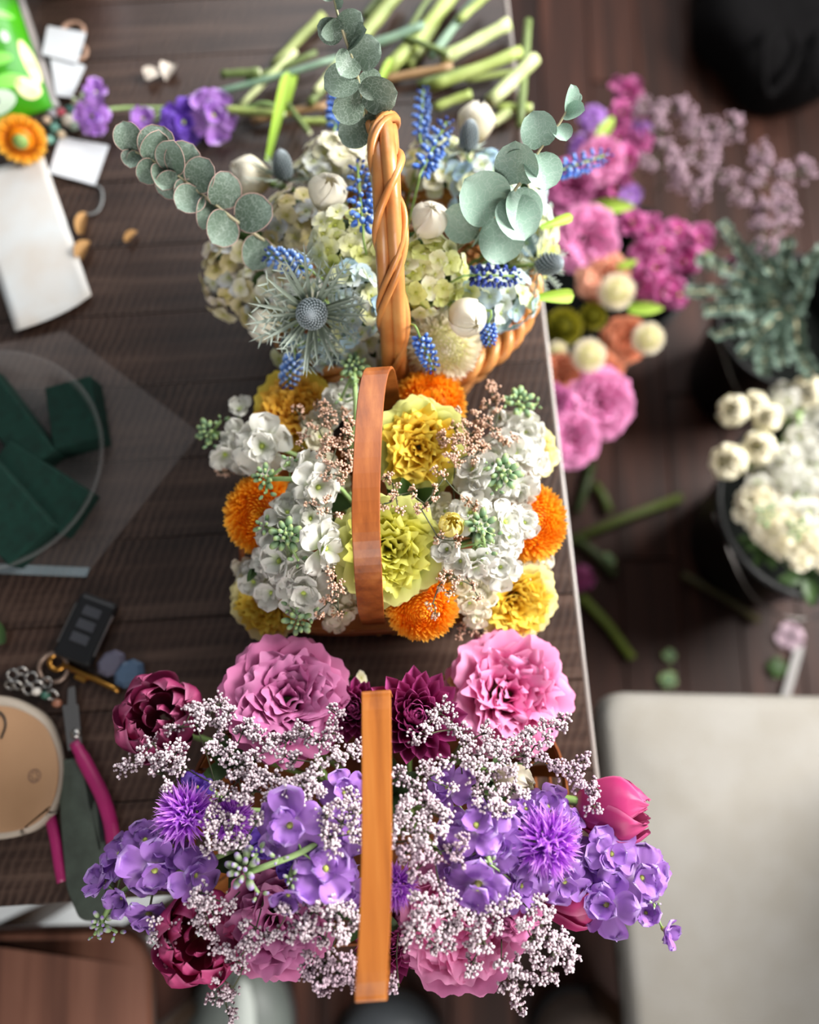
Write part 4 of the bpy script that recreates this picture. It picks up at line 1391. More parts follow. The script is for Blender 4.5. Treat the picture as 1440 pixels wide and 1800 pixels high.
stock('pinkish white stock florets at the lower left rim, by the yellow rose', 'm', [(450, 1000, -.03), (500, 1000, -.04)],
      [(440, 1022, 30, -.5, -.2, -.028), (430, 1000, 24, -.7, 0, -.034)], [], M_cream, M_bud, seed=29)
stock('cream stock florets right of the foot of the middle handle', 'm', [(820, 1050, -.02), (800, 1000, -.04)],
      [(825, 1056, 32, .2, -.4, -.012), (812, 1025, 30, 0, -.3, -.014), (838, 1078, 26, .3, -.6, -.02), (795, 1045, 28, -.2, -.4, -.02), (850, 1040, 28, .2, -.2, -.02)], [], M_cream, M_bud, seed=30)
stock('cream florets at the right rim below the orange chrysanthemum', 'm', [(945, 995, -.03), (900, 980, -.05)],
      [(948, 996, 28, .6, -.4, -.03), (925, 1005, 26, .3, -.4, -.026)], [], M_cream, M_bud, seed=33)
stock('cream florets left of the foot of the middle handle', 'm', [(605, 1070, -.02), (610, 1000, -.04)],
      [(605, 1072, 34, .1, -.5, -.016), (585, 1055, 28, -.2, -.4, -.02), (615, 1045, 28, .2, -.3, -.02), (590, 1090, 24, 0, -.7, -.03)], [], M_cream, M_bud, seed=34)
stock('pale green florets between the two lime roses and right stock', 'm', [(760, 900, -.04), (750, 920, -.06)],
      [(770, 935, 30, 0, 0, -.03), (748, 920, 26, 0, .2, -.04), (780, 900, 30, .1, .2, -.03), (765, 1000, 26, .1, -.1, -.03)], [], M_cream, M_bud, seed=35)
stock('white florets behind the tan statice at the upper left', 'm', [(560, 760, -.03), (570, 800, -.05)],
      [(560, 770, 28, -.2, .3, -.02), (548, 745, 26, -.2, .4, -.02), (570, 820, 28, .1, .2, -.03), (590, 850, 26, 0, 0, -.04)], [], M_cream, M_bud, seed=36)
tulip('small pale yellow rosebud right of centre in the middle basket', 793, 924, 21, .1, .5, 'm', M_ypale, .02, 22, double=True, name='rosebud', cat='rose')
SM = [
    ('tan pink statice clump left of the middle handle', (600, 860), [(560, 706, 10), (576, 716, 12), (580, 736, 14), (600, 726, 12), (611, 746, 12), (606, 766, 14), (571, 746, 10), (561, 756, 10), (576, 776, 14), (591, 786, 15), (571, 796, 14), (611, 790, 14), (581, 815, 12), (611, 815, 14), (601, 838, 12), (576, 834, 10)]),
    ('thin tan pink statice tips beside the orange yellow rose', (590, 840), [(520, 720, 7), (530, 736, 8), (541, 750, 7), (526, 780, 7), (534, 770, 6)]),
    ('tan statice specks above the large white stock', (600, 960), [(546, 887, 7), (565, 896, 8), (591, 904, 7), (575, 880, 5)]),
    ('tan pink statice at the lower left of the middle handle', (620, 1000), [(580, 1010, 11), (591, 1030, 13), (576, 1058, 9), (595, 1074, 8), (561, 1074, 8), (585, 1045, 9)]),
    ('dusky pink statice peeping out left of the orange chrysanthemum', (450, 850), [(400, 832, 10), (386, 828, 7), (415, 828, 7)]),
    ('tan pink statice clump at the upper right of the gold hearted rose', (800, 890), [(786, 770, 15), (800, 755, 13), (816, 750, 15), (840, 735, 12), (855, 741, 12), (831, 766, 15), (811, 776, 16), (791, 796, 13), (801, 811, 13), (826, 800, 15), (845, 790, 12), (870, 770, 12), (886, 775, 10), (861, 746, 10), (836, 781, 12), (900, 775, 8), (806, 726, 7)]),
    ('pink statice plume standing over the far right rim', (850, 860), [(865, 690, 12), (870, 706, 12), (856, 710, 9), (876, 726, 7), (860, 678, 7)]),
    ('fine branching tan statice between the two lime roses', (740, 920), [(681, 840, 9), (691, 850, 8), (696, 872, 9), (676, 885, 7), (701, 896, 7), (726, 865, 7), (746, 885, 9), (741, 896, 7), (761, 880, 7), (771, 830, 9), (781, 840, 7), (762, 860, 6), (821, 880, 9), (831, 890, 7), (770, 945, 7), (801, 950, 7)]),
    ('fine tan statice above the lower orange chrysanthemum', (800, 970), [(786, 1010, 8), (776, 1020, 9), (771, 1030, 7), (801, 1020, 7), (831, 1030, 7), (761, 1060, 7), (841, 1050, 7), (790, 1040, 6), (765, 1075, 6)]),
    ('tan statice below the rim beside the golden yellow rose', (850, 1060), [(825, 1105, 13), (845, 1112, 12), (810, 1115, 10)]),
]
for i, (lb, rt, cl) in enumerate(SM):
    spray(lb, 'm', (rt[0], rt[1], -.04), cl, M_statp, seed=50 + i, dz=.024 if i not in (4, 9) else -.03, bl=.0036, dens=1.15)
for i, (lb, px, py, L, n) in enumerate((('dark green leaves in the middle basket heart', 720, 890, 70, 7), ('dark leaves under the left white stock', 560, 880, 70, 7),
                                       ('dark leaves under the right white stock', 850, 930, 70, 7), ('green leaf at the lower left rim of the middle basket', 446, 1000, 30, 3), ('dark leaves below the foot of the middle handle', 640, 1010, 60, 6))):
    leaf_sprig(lb, px, py, L, n, 'm', -.045 if i != 3 else -.01, seed=20 + i)

# ------------------------------------------------------------------ far basket: blues and whites
CT = ['#e3d6b4', '#d9c9a0', '#e8dfc6', '#dfd3cc', '#d4d6e0']
CG = ['#e6eaa8', '#dfe59a', '#f0f0cc', '#f2f1dc']
CBL = ['#a9c8e6', '#c4d8ec', '#dfe9ee', '#e8eccb', '#b9d2ea']
CW = ['#eee9dc', '#f1ecdf', '#e2dfd2', '#d9dde3']
for q, (lb, px, py, rx, ry, n, cols, dz, ax, ay) in enumerate((
        ('tan cream hydrangea head at the far left of the willow basket', 398, 490, 46, 70, 22, CT, -.02, -.4, -.1),
        ('dusky cream hydrangea behind the left eucalyptus', 520, 395, 58, 66, 24, CT, -.02, -.1, .2),
        ('lime cream hydrangea left of the braided handle', 607, 432, 58, 62, 26, CG, .0, -.05, .1),
        ('blue white hydrangea left of the braided handle, lower', 622, 535, 44, 66, 22, CBL, .0, -.05, -.1),
        ('lime green hydrangea right of the braided handle', 755, 482, 62, 68, 30, CG, -.004, .1, 0),
        ('blue white hydrangea beside the dark grape hyacinth', 872, 530, 76, 52, 28, CBL, -.012, .25, -.15),
        ('pale blue hydrangea behind the round eucalyptus', 880, 345, 88, 72, 30, CBL, -.03, .25, .25),
        ('soft cream hydrangea at the back, left of the eucalyptus tip', 588, 282, 66, 46, 22, CW, -.03, -.1, .5),
        ('shaded cream hydrangea at the front left rim', 560, 636, 74, 44, 24, CW + CBL, -.035, -.1, -.4),
        ('dusty cream hydrangea under the big sea holly', 486, 520, 70, 72, 26, CT + CW, -.03, -.2, -.1),
        ('silvery hydrangea at the right behind the sea holly cone', 945, 428, 42, 56, 16, CBL + CG, -.03, .5, 0),
        ('cream hydrangea at the back right of the braided handle', 770, 285, 56, 50, 18, CW + CBL, -.04, .1, .5),
        ('pale hydrangea low beside the foot of the braided handle', 665, 610, 50, 40, 14, CW, -.05, 0, -.3))):
    hydrangea(lb, px, py, rx, n, cols, 't', dz, ry, q, 23, ax, ay)
M_wtul = petalmat('ivory tulip', [(0, '#cfc99a'), (.3, '#efe9d2'), (1, '#f7f2e6')], .3, .45, .05)
for lb, px, py, r, ax, ay, dz, tw, op in (
        ('ivory tulip with unfurling petals left of the braided handle', 577, 338, 33, .1, .6, .02, .9, .06),
        ('round ivory tulip right of the braided handle', 755, 388, 34, .1, .6, .02, 1., .0),
        ('ivory tulip facing down above the cream chrysanthemum', 822, 558, 34, .55, -.4, .02, .9, .0),
        ('white tulip on its side at the left, beside the big sea holly', 462, 572, 26, -1.5, -.1, -.002, .5, .1),
        ('faded ivory tulip on its side at the upper left', 436, 308, 32, -1.2, .5, -.01, .5, .12),
        ('blurred white tulip standing at the back right', 838, 212, 30, .3, 1.4, .0, .4, .1)):
    tulip(lb, px, py, r, ax, ay, 't', M_wtul, dz, px, tw, openness=op)
M_cmum = petalmat('cream pompon petal', [(0, '#d9dc7e'), (.2, '#f2ead0'), (1, '#faf4e6')], .25, .5, .03)
mum('cream pompon chrysanthemum at the front of the willow basket', 782, 612, 80, .1, -.25, 't', M_cmum, MUMC, -.02, 3)
for lb, tip, base, r, mt in (
        ('blue grape hyacinth upright left of the braided handle', (628, 288), (638, 400), 26, M_musc),
        ('blue grape hyacinth leaning right behind the handle', (785, 215), (742, 300), 25, M_musc),
        ('bright blue grape hyacinth pointing left', (468, 448), (535, 470), 25, M_muscp),
        ('dark blue grape hyacinth pointing right', (912, 486), (830, 484), 23, M_muscd),
        ('speckled blue grape hyacinth at the front by the cream chrysanthemum', (762, 650), (738, 592), 20, M_musc),
        ('pale blue grape hyacinth at the front left rim', (505, 680), (518, 625), 22, M_muscp),
        ('violet blue grape hyacinth by the willow rim', (860, 608), (858, 570), 17, M_musc),
        ('blurred blue grape hyacinth behind the top eucalyptus', (592, 160), (590, 222), 20, M_musc),
        ('blurred violet blue grape hyacinth right of the handle top', (744, 158), (738, 240), 18, M_musc),
        ('grey blue grape hyacinth reaching right over the pink bucket', (1068, 272), (985, 300), 21, M_musc)):
    muscari(lb, tip, base, r, mat=mt, seed=tip[0], dz=.02 if tip[1] > 230 else .0, n=60)
sea_holly('big spiky sea holly at the front left of the willow basket', 548, 552, 27, 108, 30, -.08, -.05, .03, 1.0, seed=1, lift=.2)
sea_holly('sea holly cone at the right with pale pointed bracts', 962, 464, 19, 62, 12, .9, .1, .01, 1.55, seed=2, lift=-.1)
sea_holly('blurred sea holly cone at the back right', 824, 244, 17, 50, 9, .1, .9, .01, 1.6, seed=3, lift=-.2, tw=.6)
sea_holly('green sea holly behind the faded ivory tulip', 497, 296, 17, 70, 12, -.1, .8, -.01, 1.6, seed=4, lift=.2, tw=.6)

eucalyptus('eucalyptus sprig rising highest behind the braided handle', [(581, -40, .40), (590, 10, .395), (604, 60, .38), (622, 110, .365), (634, 160, .34), (648, 220, .30), (655, 330, .23)],
           [(.10, 36, .2, .5), (.12, 36, PI, .5), (.15, 24, .6, -.6), (.26, 42, PI, .05), (.30, 44, .1, .35), (.33, 46, PI + .3, .6), (.42, 48, .2, -.1), (.46, 50, PI - .3, -.5), (.50, 56, -.1, .2), (.60, 62, PI, -.2),
            (.62, 50, -.4, -.7), (.68, 66, .1, -.1), (.72, 62, PI - .2, .2), (.78, 60, .3, -.6), (.86, 56, PI, -.1), (.92, 52, .2, .2)], mat=M_eucd, seed=1)
eucalyptus('dusky eucalyptus sprig with pink leaf rims reaching left', [(228, 262, .275), (252, 274, .275), (288, 294, .27), (325, 318, .265), (368, 352, .255), (420, 392, .24), (490, 440, .20)],
           [(.04, 48, .25, .6), (.06, 36, PI, -.3), (.10, 25, PI, .3), (.22, 55, .1, .25), (.25, 62, -.2, .1), (.27, 43, PI + .2, .4), (.32, 47, PI, -.3), (.42, 57, .1, .2), (.44, 60, -.2, .0), (.47, 47, PI, .4),
            (.50, 42, PI + .2, -.3), (.58, 58, .2, .1), (.62, 53, PI, .2), (.66, 55, PI + .2, -.3), (.72, 62, 0, .3), (.78, 62, PI, .1), (.84, 67, .2, -.5), (.92, 60, PI, -.3)], mat=M_eucd, seed=2, rim=True)
eucalyptus('grey green eucalyptus sprig with big round leaves reaching right', [(1006, 176, .33), (985, 215, .325), (950, 262, .315), (915, 320, .30), (880, 368, .28), (850, 400, .25), (800, 440, .2)],
           [(.01, 18, .3, .9), (.02, 16, PI - .3, .9), (.1, 44, PI - .5, .7), (.13, 40, .3, .3), (.2, 36, .2, -.6), (.33, 62, PI - .3, .6), (.36, 70, .3, -.8), (.42, 56, PI, -.1), (.52, 76, PI - .5, .8), (.55, 78, -.3, -.8),
            (.6, 80, .3, -.5), (.7, 92, PI - .2, .2), (.74, 84, .1, -.9), (.78, 80, -1.2, -1.0), (.86, 72, PI, -.4)], mat=M_euc, seed=3)
for i, (lb, px, py, L, n) in enumerate((('dark leaves deep in the willow basket by the handle', 690, 480, 90, 8), ('dark leaves at the left of the willow basket', 470, 450, 80, 7), ('dark leaves at the right of the willow basket', 880, 460, 80, 7), ('dark leaves at the front of the willow basket', 640, 600, 80, 7))):
    leaf_sprig(lb, px, py, L, n, 't', -.075, seed=40 + i)


# ------------------------------------------------------------------ things lying on the table
def mthing(name, label, cat, me, mat, M=None, group=None):
    o = link(name, me, mat, None, M)
    o['label'], o['category'] = label, cat
    if group:
        o['group'] = group
    return o


def slab(pxs, z, th, rnd=.0, bev=.0, seg=5):
    """outline seen in the photograph, lying flat at height z; returns its centre and mesh data"""
    p = [W(x, y, z) for x, y in pxs]
    c = sum(p, Vector()) / len(p)
    q = [(a.x - c.x, a.y - c.y) for a in p]
    if q and sum(q[i][0] * q[(i + 1) % len(q)][1] - q[(i + 1) % len(q)][0] * q[i][1] for i in range(len(q))) < 0:
        q = q[::-1]
    if rnd:
        q = rounded(q, rnd, seg)
    v, f = prism(q, 0, th, bev)
    return c, v, f


def torus(R0, r, n=28, m=8, M=None):
    return tube([(R0 * math.cos(2 * PI * k / n), R0 * math.sin(2 * PI * k / n), 0) for k in range(n)], r, m, True)


def ptube(pxz, rad, sides=8, n=16):
    P = curve_pts_v([W(*p) for p in pxz], n)
    c = sum(P, Vector()) / n
    v, f, t = tube([p - c for p in P], rad, sides)
    return c, v, f, t


M_card = plain('white card', '#cdd1d6', .6)
M_paper = plain('white paper', '#c3c8ca', .6, col2='#bcb5ad', scale=14)
M_tan = plain('tan ring leather', '#9a7a66', .6)
M_kraft = plain('dry husk', '#b58a52', .7, col2='#8f6836', scale=120)


def card(name, label, pxs, z, th=.0008, mat=None, rnd=.003):
    c, v, f = slab(pxs, z, th, rnd)
    return mthing(name, label, 'tag', MB().add(v, f).mesh(name, False), mat or M_card, Matrix.Translation(c))


t1 = card('paper_tag', 'white card tag at the top of the key bundle, beside the green bag', [(84, 46), (152, 58), (136, 112), (74, 96)], .011)
card('paper_tag', 'smaller white tag overlapping below the first, beside the green bag', [(88, 98), (151, 116), (126, 172), (99, 168)], .008)
card('paper_tag', 'blank square white card just above the large paper sheet', [(106, 240), (192, 256), (167, 326), (86, 304)], .004, rnd=.001)
v, f, t = torus(.0155, .0035)
mthing('tag_ring', 'tan brown ring behind the topmost white tag', 'ring', MB().add(v, f).mesh('ring'), M_tan, Matrix.Translation(W(128, 56, .006)))
c0 = W(140, 95, .006)
v, f, t = torus(.013, .003)
mthing('tag_ring', 'tan brown ring peeping out right between the two white tags', 'ring', MB().add(v, f).mesh('ring'), M_tan, Matrix.Translation(W(136, 92, .004)))
# paper sheet, creased
cs = [W(-62, 316, .004), W(80, 279, .004), W(163, 522, .004), W(34, 590, .004)]
cc = sum(cs, Vector()) / 4
V = []
for j in range(17):
    for i in range(11):
        a, b = i / 10, j / 16
        p = (cs[0] * (1 - a) + cs[1] * a) * (1 - b) + (cs[3] * (1 - a) + cs[2] * a) * b - cc
        V.append((p.x, p.y + .006 * math.sin(a * PI) * (b == 1) * -1, .003 + .004 * abs(math.sin(2.2 * a + 1.4 * b)) + .005 * b ** 3 * (1 - a)))
sh = MB().add(V, gridf(10, 16)).mesh('paper_sheet', True)
o = mthing('paper_sheet', 'large creased white sheet of paper at the left of the table', 'paper', sh, M_paper, Matrix.Translation(cc))
md = o.modifiers.new('thickness', 'SOLIDIFY')
md.thickness = .0006
# snack bag
M_bag = plain('green bag film', '#44a30a', .35, col2='#328c08', scale=12, coat=.4)
M_bagl = plain('light green print', '#8be060', .3, coat=.4)
M_bagy = plain('pale yellow print', '#e4dc94', .3, col2='#efe9c8', scale=40, coat=.4)
M_bagw = plain('white print', '#d5ecd2', .3, coat=.4)
M_bagb = plain('sky blue print', '#8fdcea', .3, coat=.4)
M_bagn = plain('dark print', '#5d5a6a', .3, coat=.4)
M_seal = plain('grey clear seal', '#8d8784', .3, coat=.5)
bcx = [W(-150, -60, .0), W(26, -30, .0), W(100, 192, .0), W(-120, 250, .0)]
bc_ = sum(bcx, Vector()) / 4


def bag_at(u, v, o=0.):
    p = (bcx[0] * (1 - u) + bcx[1] * u) * (1 - v) + (bcx[3] * (1 - u) + bcx[2] * u) * v - bc_
    e = max(0, (1 - abs(2 * u - 1) ** 3)) ** .6 * max(0, (1 - abs(2 * v - 1) ** 4)) ** .6
    return (p.x, p.y, .004 + .034 * e + .0016 * math.sin(17 * u + 9 * v) * e + o)


bagr = thing('snack_bag', 'bright green crisp bag with pale printed shapes in the upper left corner', 'bag', bc_)
v = [bag_at(i / 20, j / 20) for j in range(21) for i in range(21)] + [(bag_at(i / 20, j / 20)[0], bag_at(i / 20, j / 20)[1], .001) for j in range(21) for i in range(21)]
link('film', MB().add(v, gridf(20, 20) + [q[::-1] for q in gridf(20, 20, 441)]).mesh('bag'), M_bag, bagr)


def bag_print(nm, mat, u, v, ru, rv, rot=0., n=18, off=.0009):
    V = [bag_at(u, v, off)]
    for rr in (.5, 1.0):
        for k in range(n):
            a = 2 * PI * k / n
            du, dv = ru * rr * math.cos(a), rv * rr * math.sin(a)
            V.append(bag_at(min(1, u + du * math.cos(rot) - dv * math.sin(rot)), min(1, v + du * math.sin(rot) + dv * math.cos(rot)), off))
    f = [(0, 1 + k, 1 + (k + 1) % n) for k in range(n)] + [(1 + k, 1 + n + k, 1 + n + (k + 1) % n, 1 + (k + 1) % n) for k in range(n)]
    link(nm, MB().add(V, f).mesh('print'), mat, bagr)


for a in (('printed_patch', M_bagy, .93, .72, .05, .15, -.1), ('printed_patch', M_bagy, .86, .90, .09, .06), ('printed_patch', M_bagl, .66, .72, .16, .05), ('printed_patch', M_bagl, .74, .86, .14, .04),
          ('printed_patch', M_bagw, .80, .57, .035, .045), ('printed_patch', M_bagb, .70, .58, .02, .035), ('printed_patch', M_bagw, .58, .94, .17, .05), ('printed_patch', M_bagn, .56, .94, .06, .02, 0, 18, .0016),
          ('printed_patch', M_bagl, .84, .40, .08, .03)):
    bag_print(*a)
v = []
for j in range(21):
    for u in (.985, 1.0, 1.06):
        q = bag_at(min(u, 1), j / 20)
        d = (bcx[1] - bcx[0]).normalized() * max(0, u - 1) * .13
        v.append((q[0] + d.x, q[1] + d.y, .005 if u > 1 else q[2] + .001))
link('seal', MB().add(v, gridf(2, 20)).mesh('seal'), M_seal, bagr)
# cup
prf = [(.0, 0), (.036, 0), (.042, .004), (.050, .03), (.056, .07), (.058, .085), (.055, .085), (.052, .06), (.044, .012), (.0, .010)]
n_ = 36
V = [(r_ * math.cos(2 * PI * k / n_), r_ * math.sin(2 * PI * k / n_), z_) for r_, z_ in prf for k in range(n_)]
cp = thing('cup', 'pale pink cup at the top edge, beside the green bag', 'cup', W(130, -38, 0) + Vector((0, .006, .0005)))
link('body', MB().add(V, gridf(n_, len(prf) - 1, 0, True)).mesh('cup'), plain('pink glaze', '#dfc6cb', .3, coat=.3), cp)
v, f, t = tube(curve_pts([(-.052, 0, .07), (-.08, 0, .065), (-.08, 0, .03), (-.048, 0, .025)], 12), .005, 8)
link('handle', MB().add(v, f).mesh('cup_handle'), plain('pink glaze', '#dfc6cb', .3, coat=.3), cp)
# orange flower lying face down
mum('orange pompon flower head lying upside down below the green bag', 38, 240, 46, .1, .45, 'g', M_omum, MUM[0], .022, 5, stem=False, tw=-.9)
stock('loose violet stock stem lying across the table, left of the stem pile', 'g', [(160, 200, .0), (210, 190, .0), (290, 190, .0), (350, 185, .0), (430, 190, .0)],
      [(168, 165, 24, .0, .5, .0, 1), (165, 205, 32, 0, -.1, .012), (250, 208, 28, .1, -.3, .006, 1), (262, 218, 20, .2, -.3, .0, 1), (374, 203, 40, .2, .0, .014), (352, 190, 26, 0, .4, .006)], [(140, 180, 16, 4, -.4, .3, .006)], M_viol, M_budp, seed=41)
stock('deep violet floret on the loose stem beside the pale violet one', 'g', [(330, 215, .0), (360, 200, .0)], [(322, 215, 38, -.2, -.2, .01)], [], M_viold, M_budp, seed=42)
# trinkets
bd = thing('bead_keychain', 'string of small coloured beads between the tags and the violet flower', 'keychain', W(118, 215, .008))
ci = bd.matrix_basis.inverted()
for nm, cl, px, py, r in (('bead', '#b24a5a', 108, 198, 9), ('bead', '#8b8a90', 92, 200, 10), ('bead', '#d8d2c4', 122, 212, 13), ('bead', '#5e8f82', 96, 225, 10), ('bead', '#8fa08f', 130, 222, 9), ('bead', '#b8b48a', 136, 182, 10),
                        ('bead', '#2f5f58', 122, 192, 8), ('bead', '#c2ab92', 82, 212, 8), ('bead', '#6b9c8c', 86, 246, 9), ('bead', '#cbb89a', 108, 236, 8)):
    P = W(px, py, .008)
    v, f, t = ellipsoid(10, 6, 1, .85, .8)
    link(nm, MB().add(v, f).mesh('bead'), plain('bead ' + cl, cl, .35), bd, ci @ T(*P) @ S(r * mpp(P)))
P = [W(*q) for q in ((136, 182, .007), (122, 200, .007), (96, 212, .007), (98, 228, .007), (80, 252, .007), (110, 238, .007))]
v, f, t = tube([ci @ p for p in curve_pts_v(P, 20)], .0012, 5)
link('cord', MB().add(v, f).mesh('cord'), plain('cord', '#4b6a5f', .7), bd)
c, v, f, t = ptube([(150, 322, .003), (176, 330, .003), (180, 352, .003), (168, 374, .003), (132, 378, .003)], .0018, 6)
mthing('wire_clip', 'thin grey bent wire beside the blank square card', 'wire', MB().add(v, f).mesh('wire'), plain('grey wire', '#6f7172', .4), Matrix.Translation(c))
for i, (lb, px, py, L, an, w) in enumerate((('curled dry husk standing right of the paper sheet, upper', 148, 392, 46, 1.45, 13), ('curled dry husk right of the paper sheet, lower', 150, 440, 40, 1.2, 15), ('small tan husk alone on the dark boards', 232, 416, 28, .9, 9))):
    v, f, t = petal('lanc', 1, w / L * .8, .3, -.3, cup=1.2, ruf=.06, nu=4, nv=7)
    P = W(px, py, .004)
    mthing('dry_husk', lb, 'husk', MB().add(v, f, t).mesh('husk'), M_kraft, T(*P) @ R(an - PI / 2, 'Z') @ S(L * mpp(P)) @ T(0, -.5, 0))
for i, (lb, px, py, an) in enumerate((('pale curled petal scrap on the grey boards, left half', 270, 136, 2.0), ('pale curled petal scrap on the grey boards, right half', 298, 128, -.3))):
    v, f, t = petal('obov', 1, .45, .7, -.3, cup=.5, ruf=.05, nu=6, nv=6)
    P = W(px, py, .004)
    mthing('petal_scrap', lb, 'petal', MB().add(v, f, t).mesh('scrap'), plain('faded petal', '#c9beb2', .6), T(*P) @ R(an, 'Z') @ S(34 * mpp(P)) @ T(0, -.5, 0))
# clear sheet, bowl and foam blocks


def clearmat(name, col, alpha, rough=.2, ref=.1):
    m, nt, b = newmat(name)
    b.inputs['Base Color'].default_value = lin(col)
    b.inputs['Roughness'].default_value = rough
    tr = N(nt, 'ShaderNodeBsdfTransparent')
    ms = N(nt, 'ShaderNodeMixShader')
    ms.inputs[0].default_value = alpha
    nt.links.new(tr.outputs[0], ms.inputs[1])
    nt.links.new(b.outputs[0], ms.inputs[2])
    nt.links.new(ms.outputs[0], nt.nodes['Material Output'].inputs[0])
    return m


M_clear = clearmat('thin clear film', '#b9b2b0', .055, .3)
M_bowl = clearmat('clear plastic', '#a9a6a4', .09, .15)
M_fold = clearmat('film fold', '#a9bcc4', .28, .2)
M_foam = plain('dark green foam', '#0d2c24', .9, spec=.2, col2='#0a201a', scale=90, bump=.5, bscale=500)
c, v, f = slab([(115, 582), (352, 762), (150, 1012), (-190, 960), (-180, 640)], .0012, .0006)
fs = mthing('clear_film', 'clear plastic film sheet lying under the green foam blocks', 'plastic sheet', MB().add(v, f).mesh('film', False), M_clear, Matrix.Translation(c))
c2, v, f = slab([(-150, 985), (158, 998), (152, 1014), (-150, 1003)], .0022, .0012)
link('folded_edge', MB().add(v, f).mesh('fold', False), M_fold, fs, Matrix.Translation(c2 - c))
prf = [(.0, .001), (.110, .001), (.122, .008), (.134, .045), (.138, .047), (.137, .049), (.132, .047), (.120, .010), (.109, .003), (.0, .003)]
n_ = 56
V = [(r_ * math.cos(2 * PI * k / n_), r_ * math.sin(2 * PI * k / n_), z_) for r_, z_ in prf for k in range(n_)]
mthing('plastic_bowl', 'shallow clear plastic bowl holding dark green foam blocks', 'bowl', MB().add(V, gridf(n_, len(prf) - 1, 0, True)).mesh('bowl'), M_bowl, Matrix.Translation(W(8, 826, .002)))
for lb, px, py, L, w, an, z in (('dark green foam block nearest the right rim of the bowl', 147, 742, 118, 84, -80, .006), ('long dark green foam block slanting at the upper left', 36, 752, 200, 62, -54, .008),
                                ('dark green foam block slanting in the middle of the bowl', 82, 868, 176, 88, -36, .008), ('dark green foam block at the lower left of the bowl', 22, 905, 180, 100, -50, .02)):
    P = W(px, py, z)
    m = mpp(P)
    mthing('foam_block', lb, 'foam block', boxmesh('foam', L * m, w * m, .034, .0025, 2), M_foam, T(P.x, P.y, z + .017) @ R(math.radians(an), 'Z') @ R(.1, 'X'))
# keys
M_black = plain('black plastic', '#121214', .35)
M_chrome = plain('steel', '#a7a3a0', .25, metal=1)
M_brass = plain('brass', '#b8843e', .3, metal=1)
fob = thing('car_key', 'black car key fob beside the brass key', 'key', T(*W(156, 1108, .002)) @ R(-.42, 'Z'))
link('fob_body', boxmesh('fob', .048, .078, .014, .006, 3), M_black, fob, T(0, 0, .007))
for i, yy in enumerate((.02, .004, -.012)):
    link('button', boxmesh('button', .022, .011, .002, .0008, 1), plain('button grey', '#3a3b40', .4), fob, T(0, yy, .0145))
for xx in (-.023, .023):
    link('side_trim', boxmesh('trim', .003, .05, .006, .001, 1), M_chrome, fob, T(xx, .0, .009))
v, f, t = torus(.0165, .0026)
mthing('key_ring', 'brown ring lying between the key fob and the leather pouch', 'ring', MB().add(v, f).mesh('ring'), plain('bronze ring', '#8a7568', .35, metal=.6), Matrix.Translation(W(94, 1174, .006)) @ R(.15, 'X'))
A, B = W(112, 1168, .006), W(210, 1214, .006)
kk = thing('brass_key', 'long brass key pointing right below the black key fob', 'key', T(*A))
d = (B - A)
an = math.atan2(d.y, d.x)
v, f, t = tube([(0, 0, 0), (d.length * .9, 0, 0), (d.length, 0, 0)], [.0042, .0034, .0036], 10)
link('shaft', MB().add(v, f).mesh('shaft'), M_brass, kk, R(an, 'Z'))
v, f, t = torus(.009, .003)
link('bow', MB().add(v, f).mesh('bow'), M_brass, kk, R(an, 'Z') @ T(-.008, 0, 0))
link('bit', boxmesh('bit', .014, .010, .003, .0006, 1), M_brass, kk, R(an, 'Z') @ T(d.length * .35, -.004, 0))
M_bglass = plain('blue glass charm', '#5d7590', .15, spec=.8, col2='#3d4f66', scale=60)
for lb, px, py, r, cl in (('blue glass charm beside the double pink tulip', 228, 1184, 30, M_bglass), ('grey lilac glass charm between the key fob and the blue charm', 197, 1166, 28, plain('lilac glass', '#6f6a7a', .2, spec=.8, col2='#4d4c5c', scale=60))):
    P = W(px, py, .010)
    v, f, t = ellipsoid(8, 5, 1, .8, .5, .7)
    mthing('glass_charm', lb, 'charm', MB().add(v, f).mesh('charm', False), cl, T(*P) @ R(.6, 'Z') @ S(r * mpp(P)))
ch = thing('key_chain', 'silver chain links and snap hook above the leather pouch', 'keychain', W(55, 1195, .008))
ci = ch.matrix_basis.inverted()
for i, (px, py, r, tilt) in enumerate(((22, 1186, 9, .3), (40, 1180, 9, .9), (55, 1192, 10, .2), (68, 1204, 10, 1.0), (50, 1212, 9, .4), (30, 1205, 9, .8), (82, 1200, 9, .3), (92, 1222, 10, .7), (18, 1204, 8, .5))):
    P = W(px, py, .008)
    v, f, t = torus(r * mpp(P), .0016, 16, 6)
    link('link', MB().add(v, f).mesh('link'), M_chrome, ch, ci @ T(*P) @ R(tilt, 'X') @ R(i, 'Z'))
for px, py, cl in ((80, 1222, '#2f5a4c'), (64, 1216, '#c9c2b8'), (100, 1236, '#8b5a44')):
    P = W(px, py, .008)
    v, f, t = ellipsoid(8, 5, .006, .005, .005)
    link('charm_bead', MB().add(v, f).mesh('bead'), plain('bead ' + cl, cl, .4), ch, ci @ T(*P))
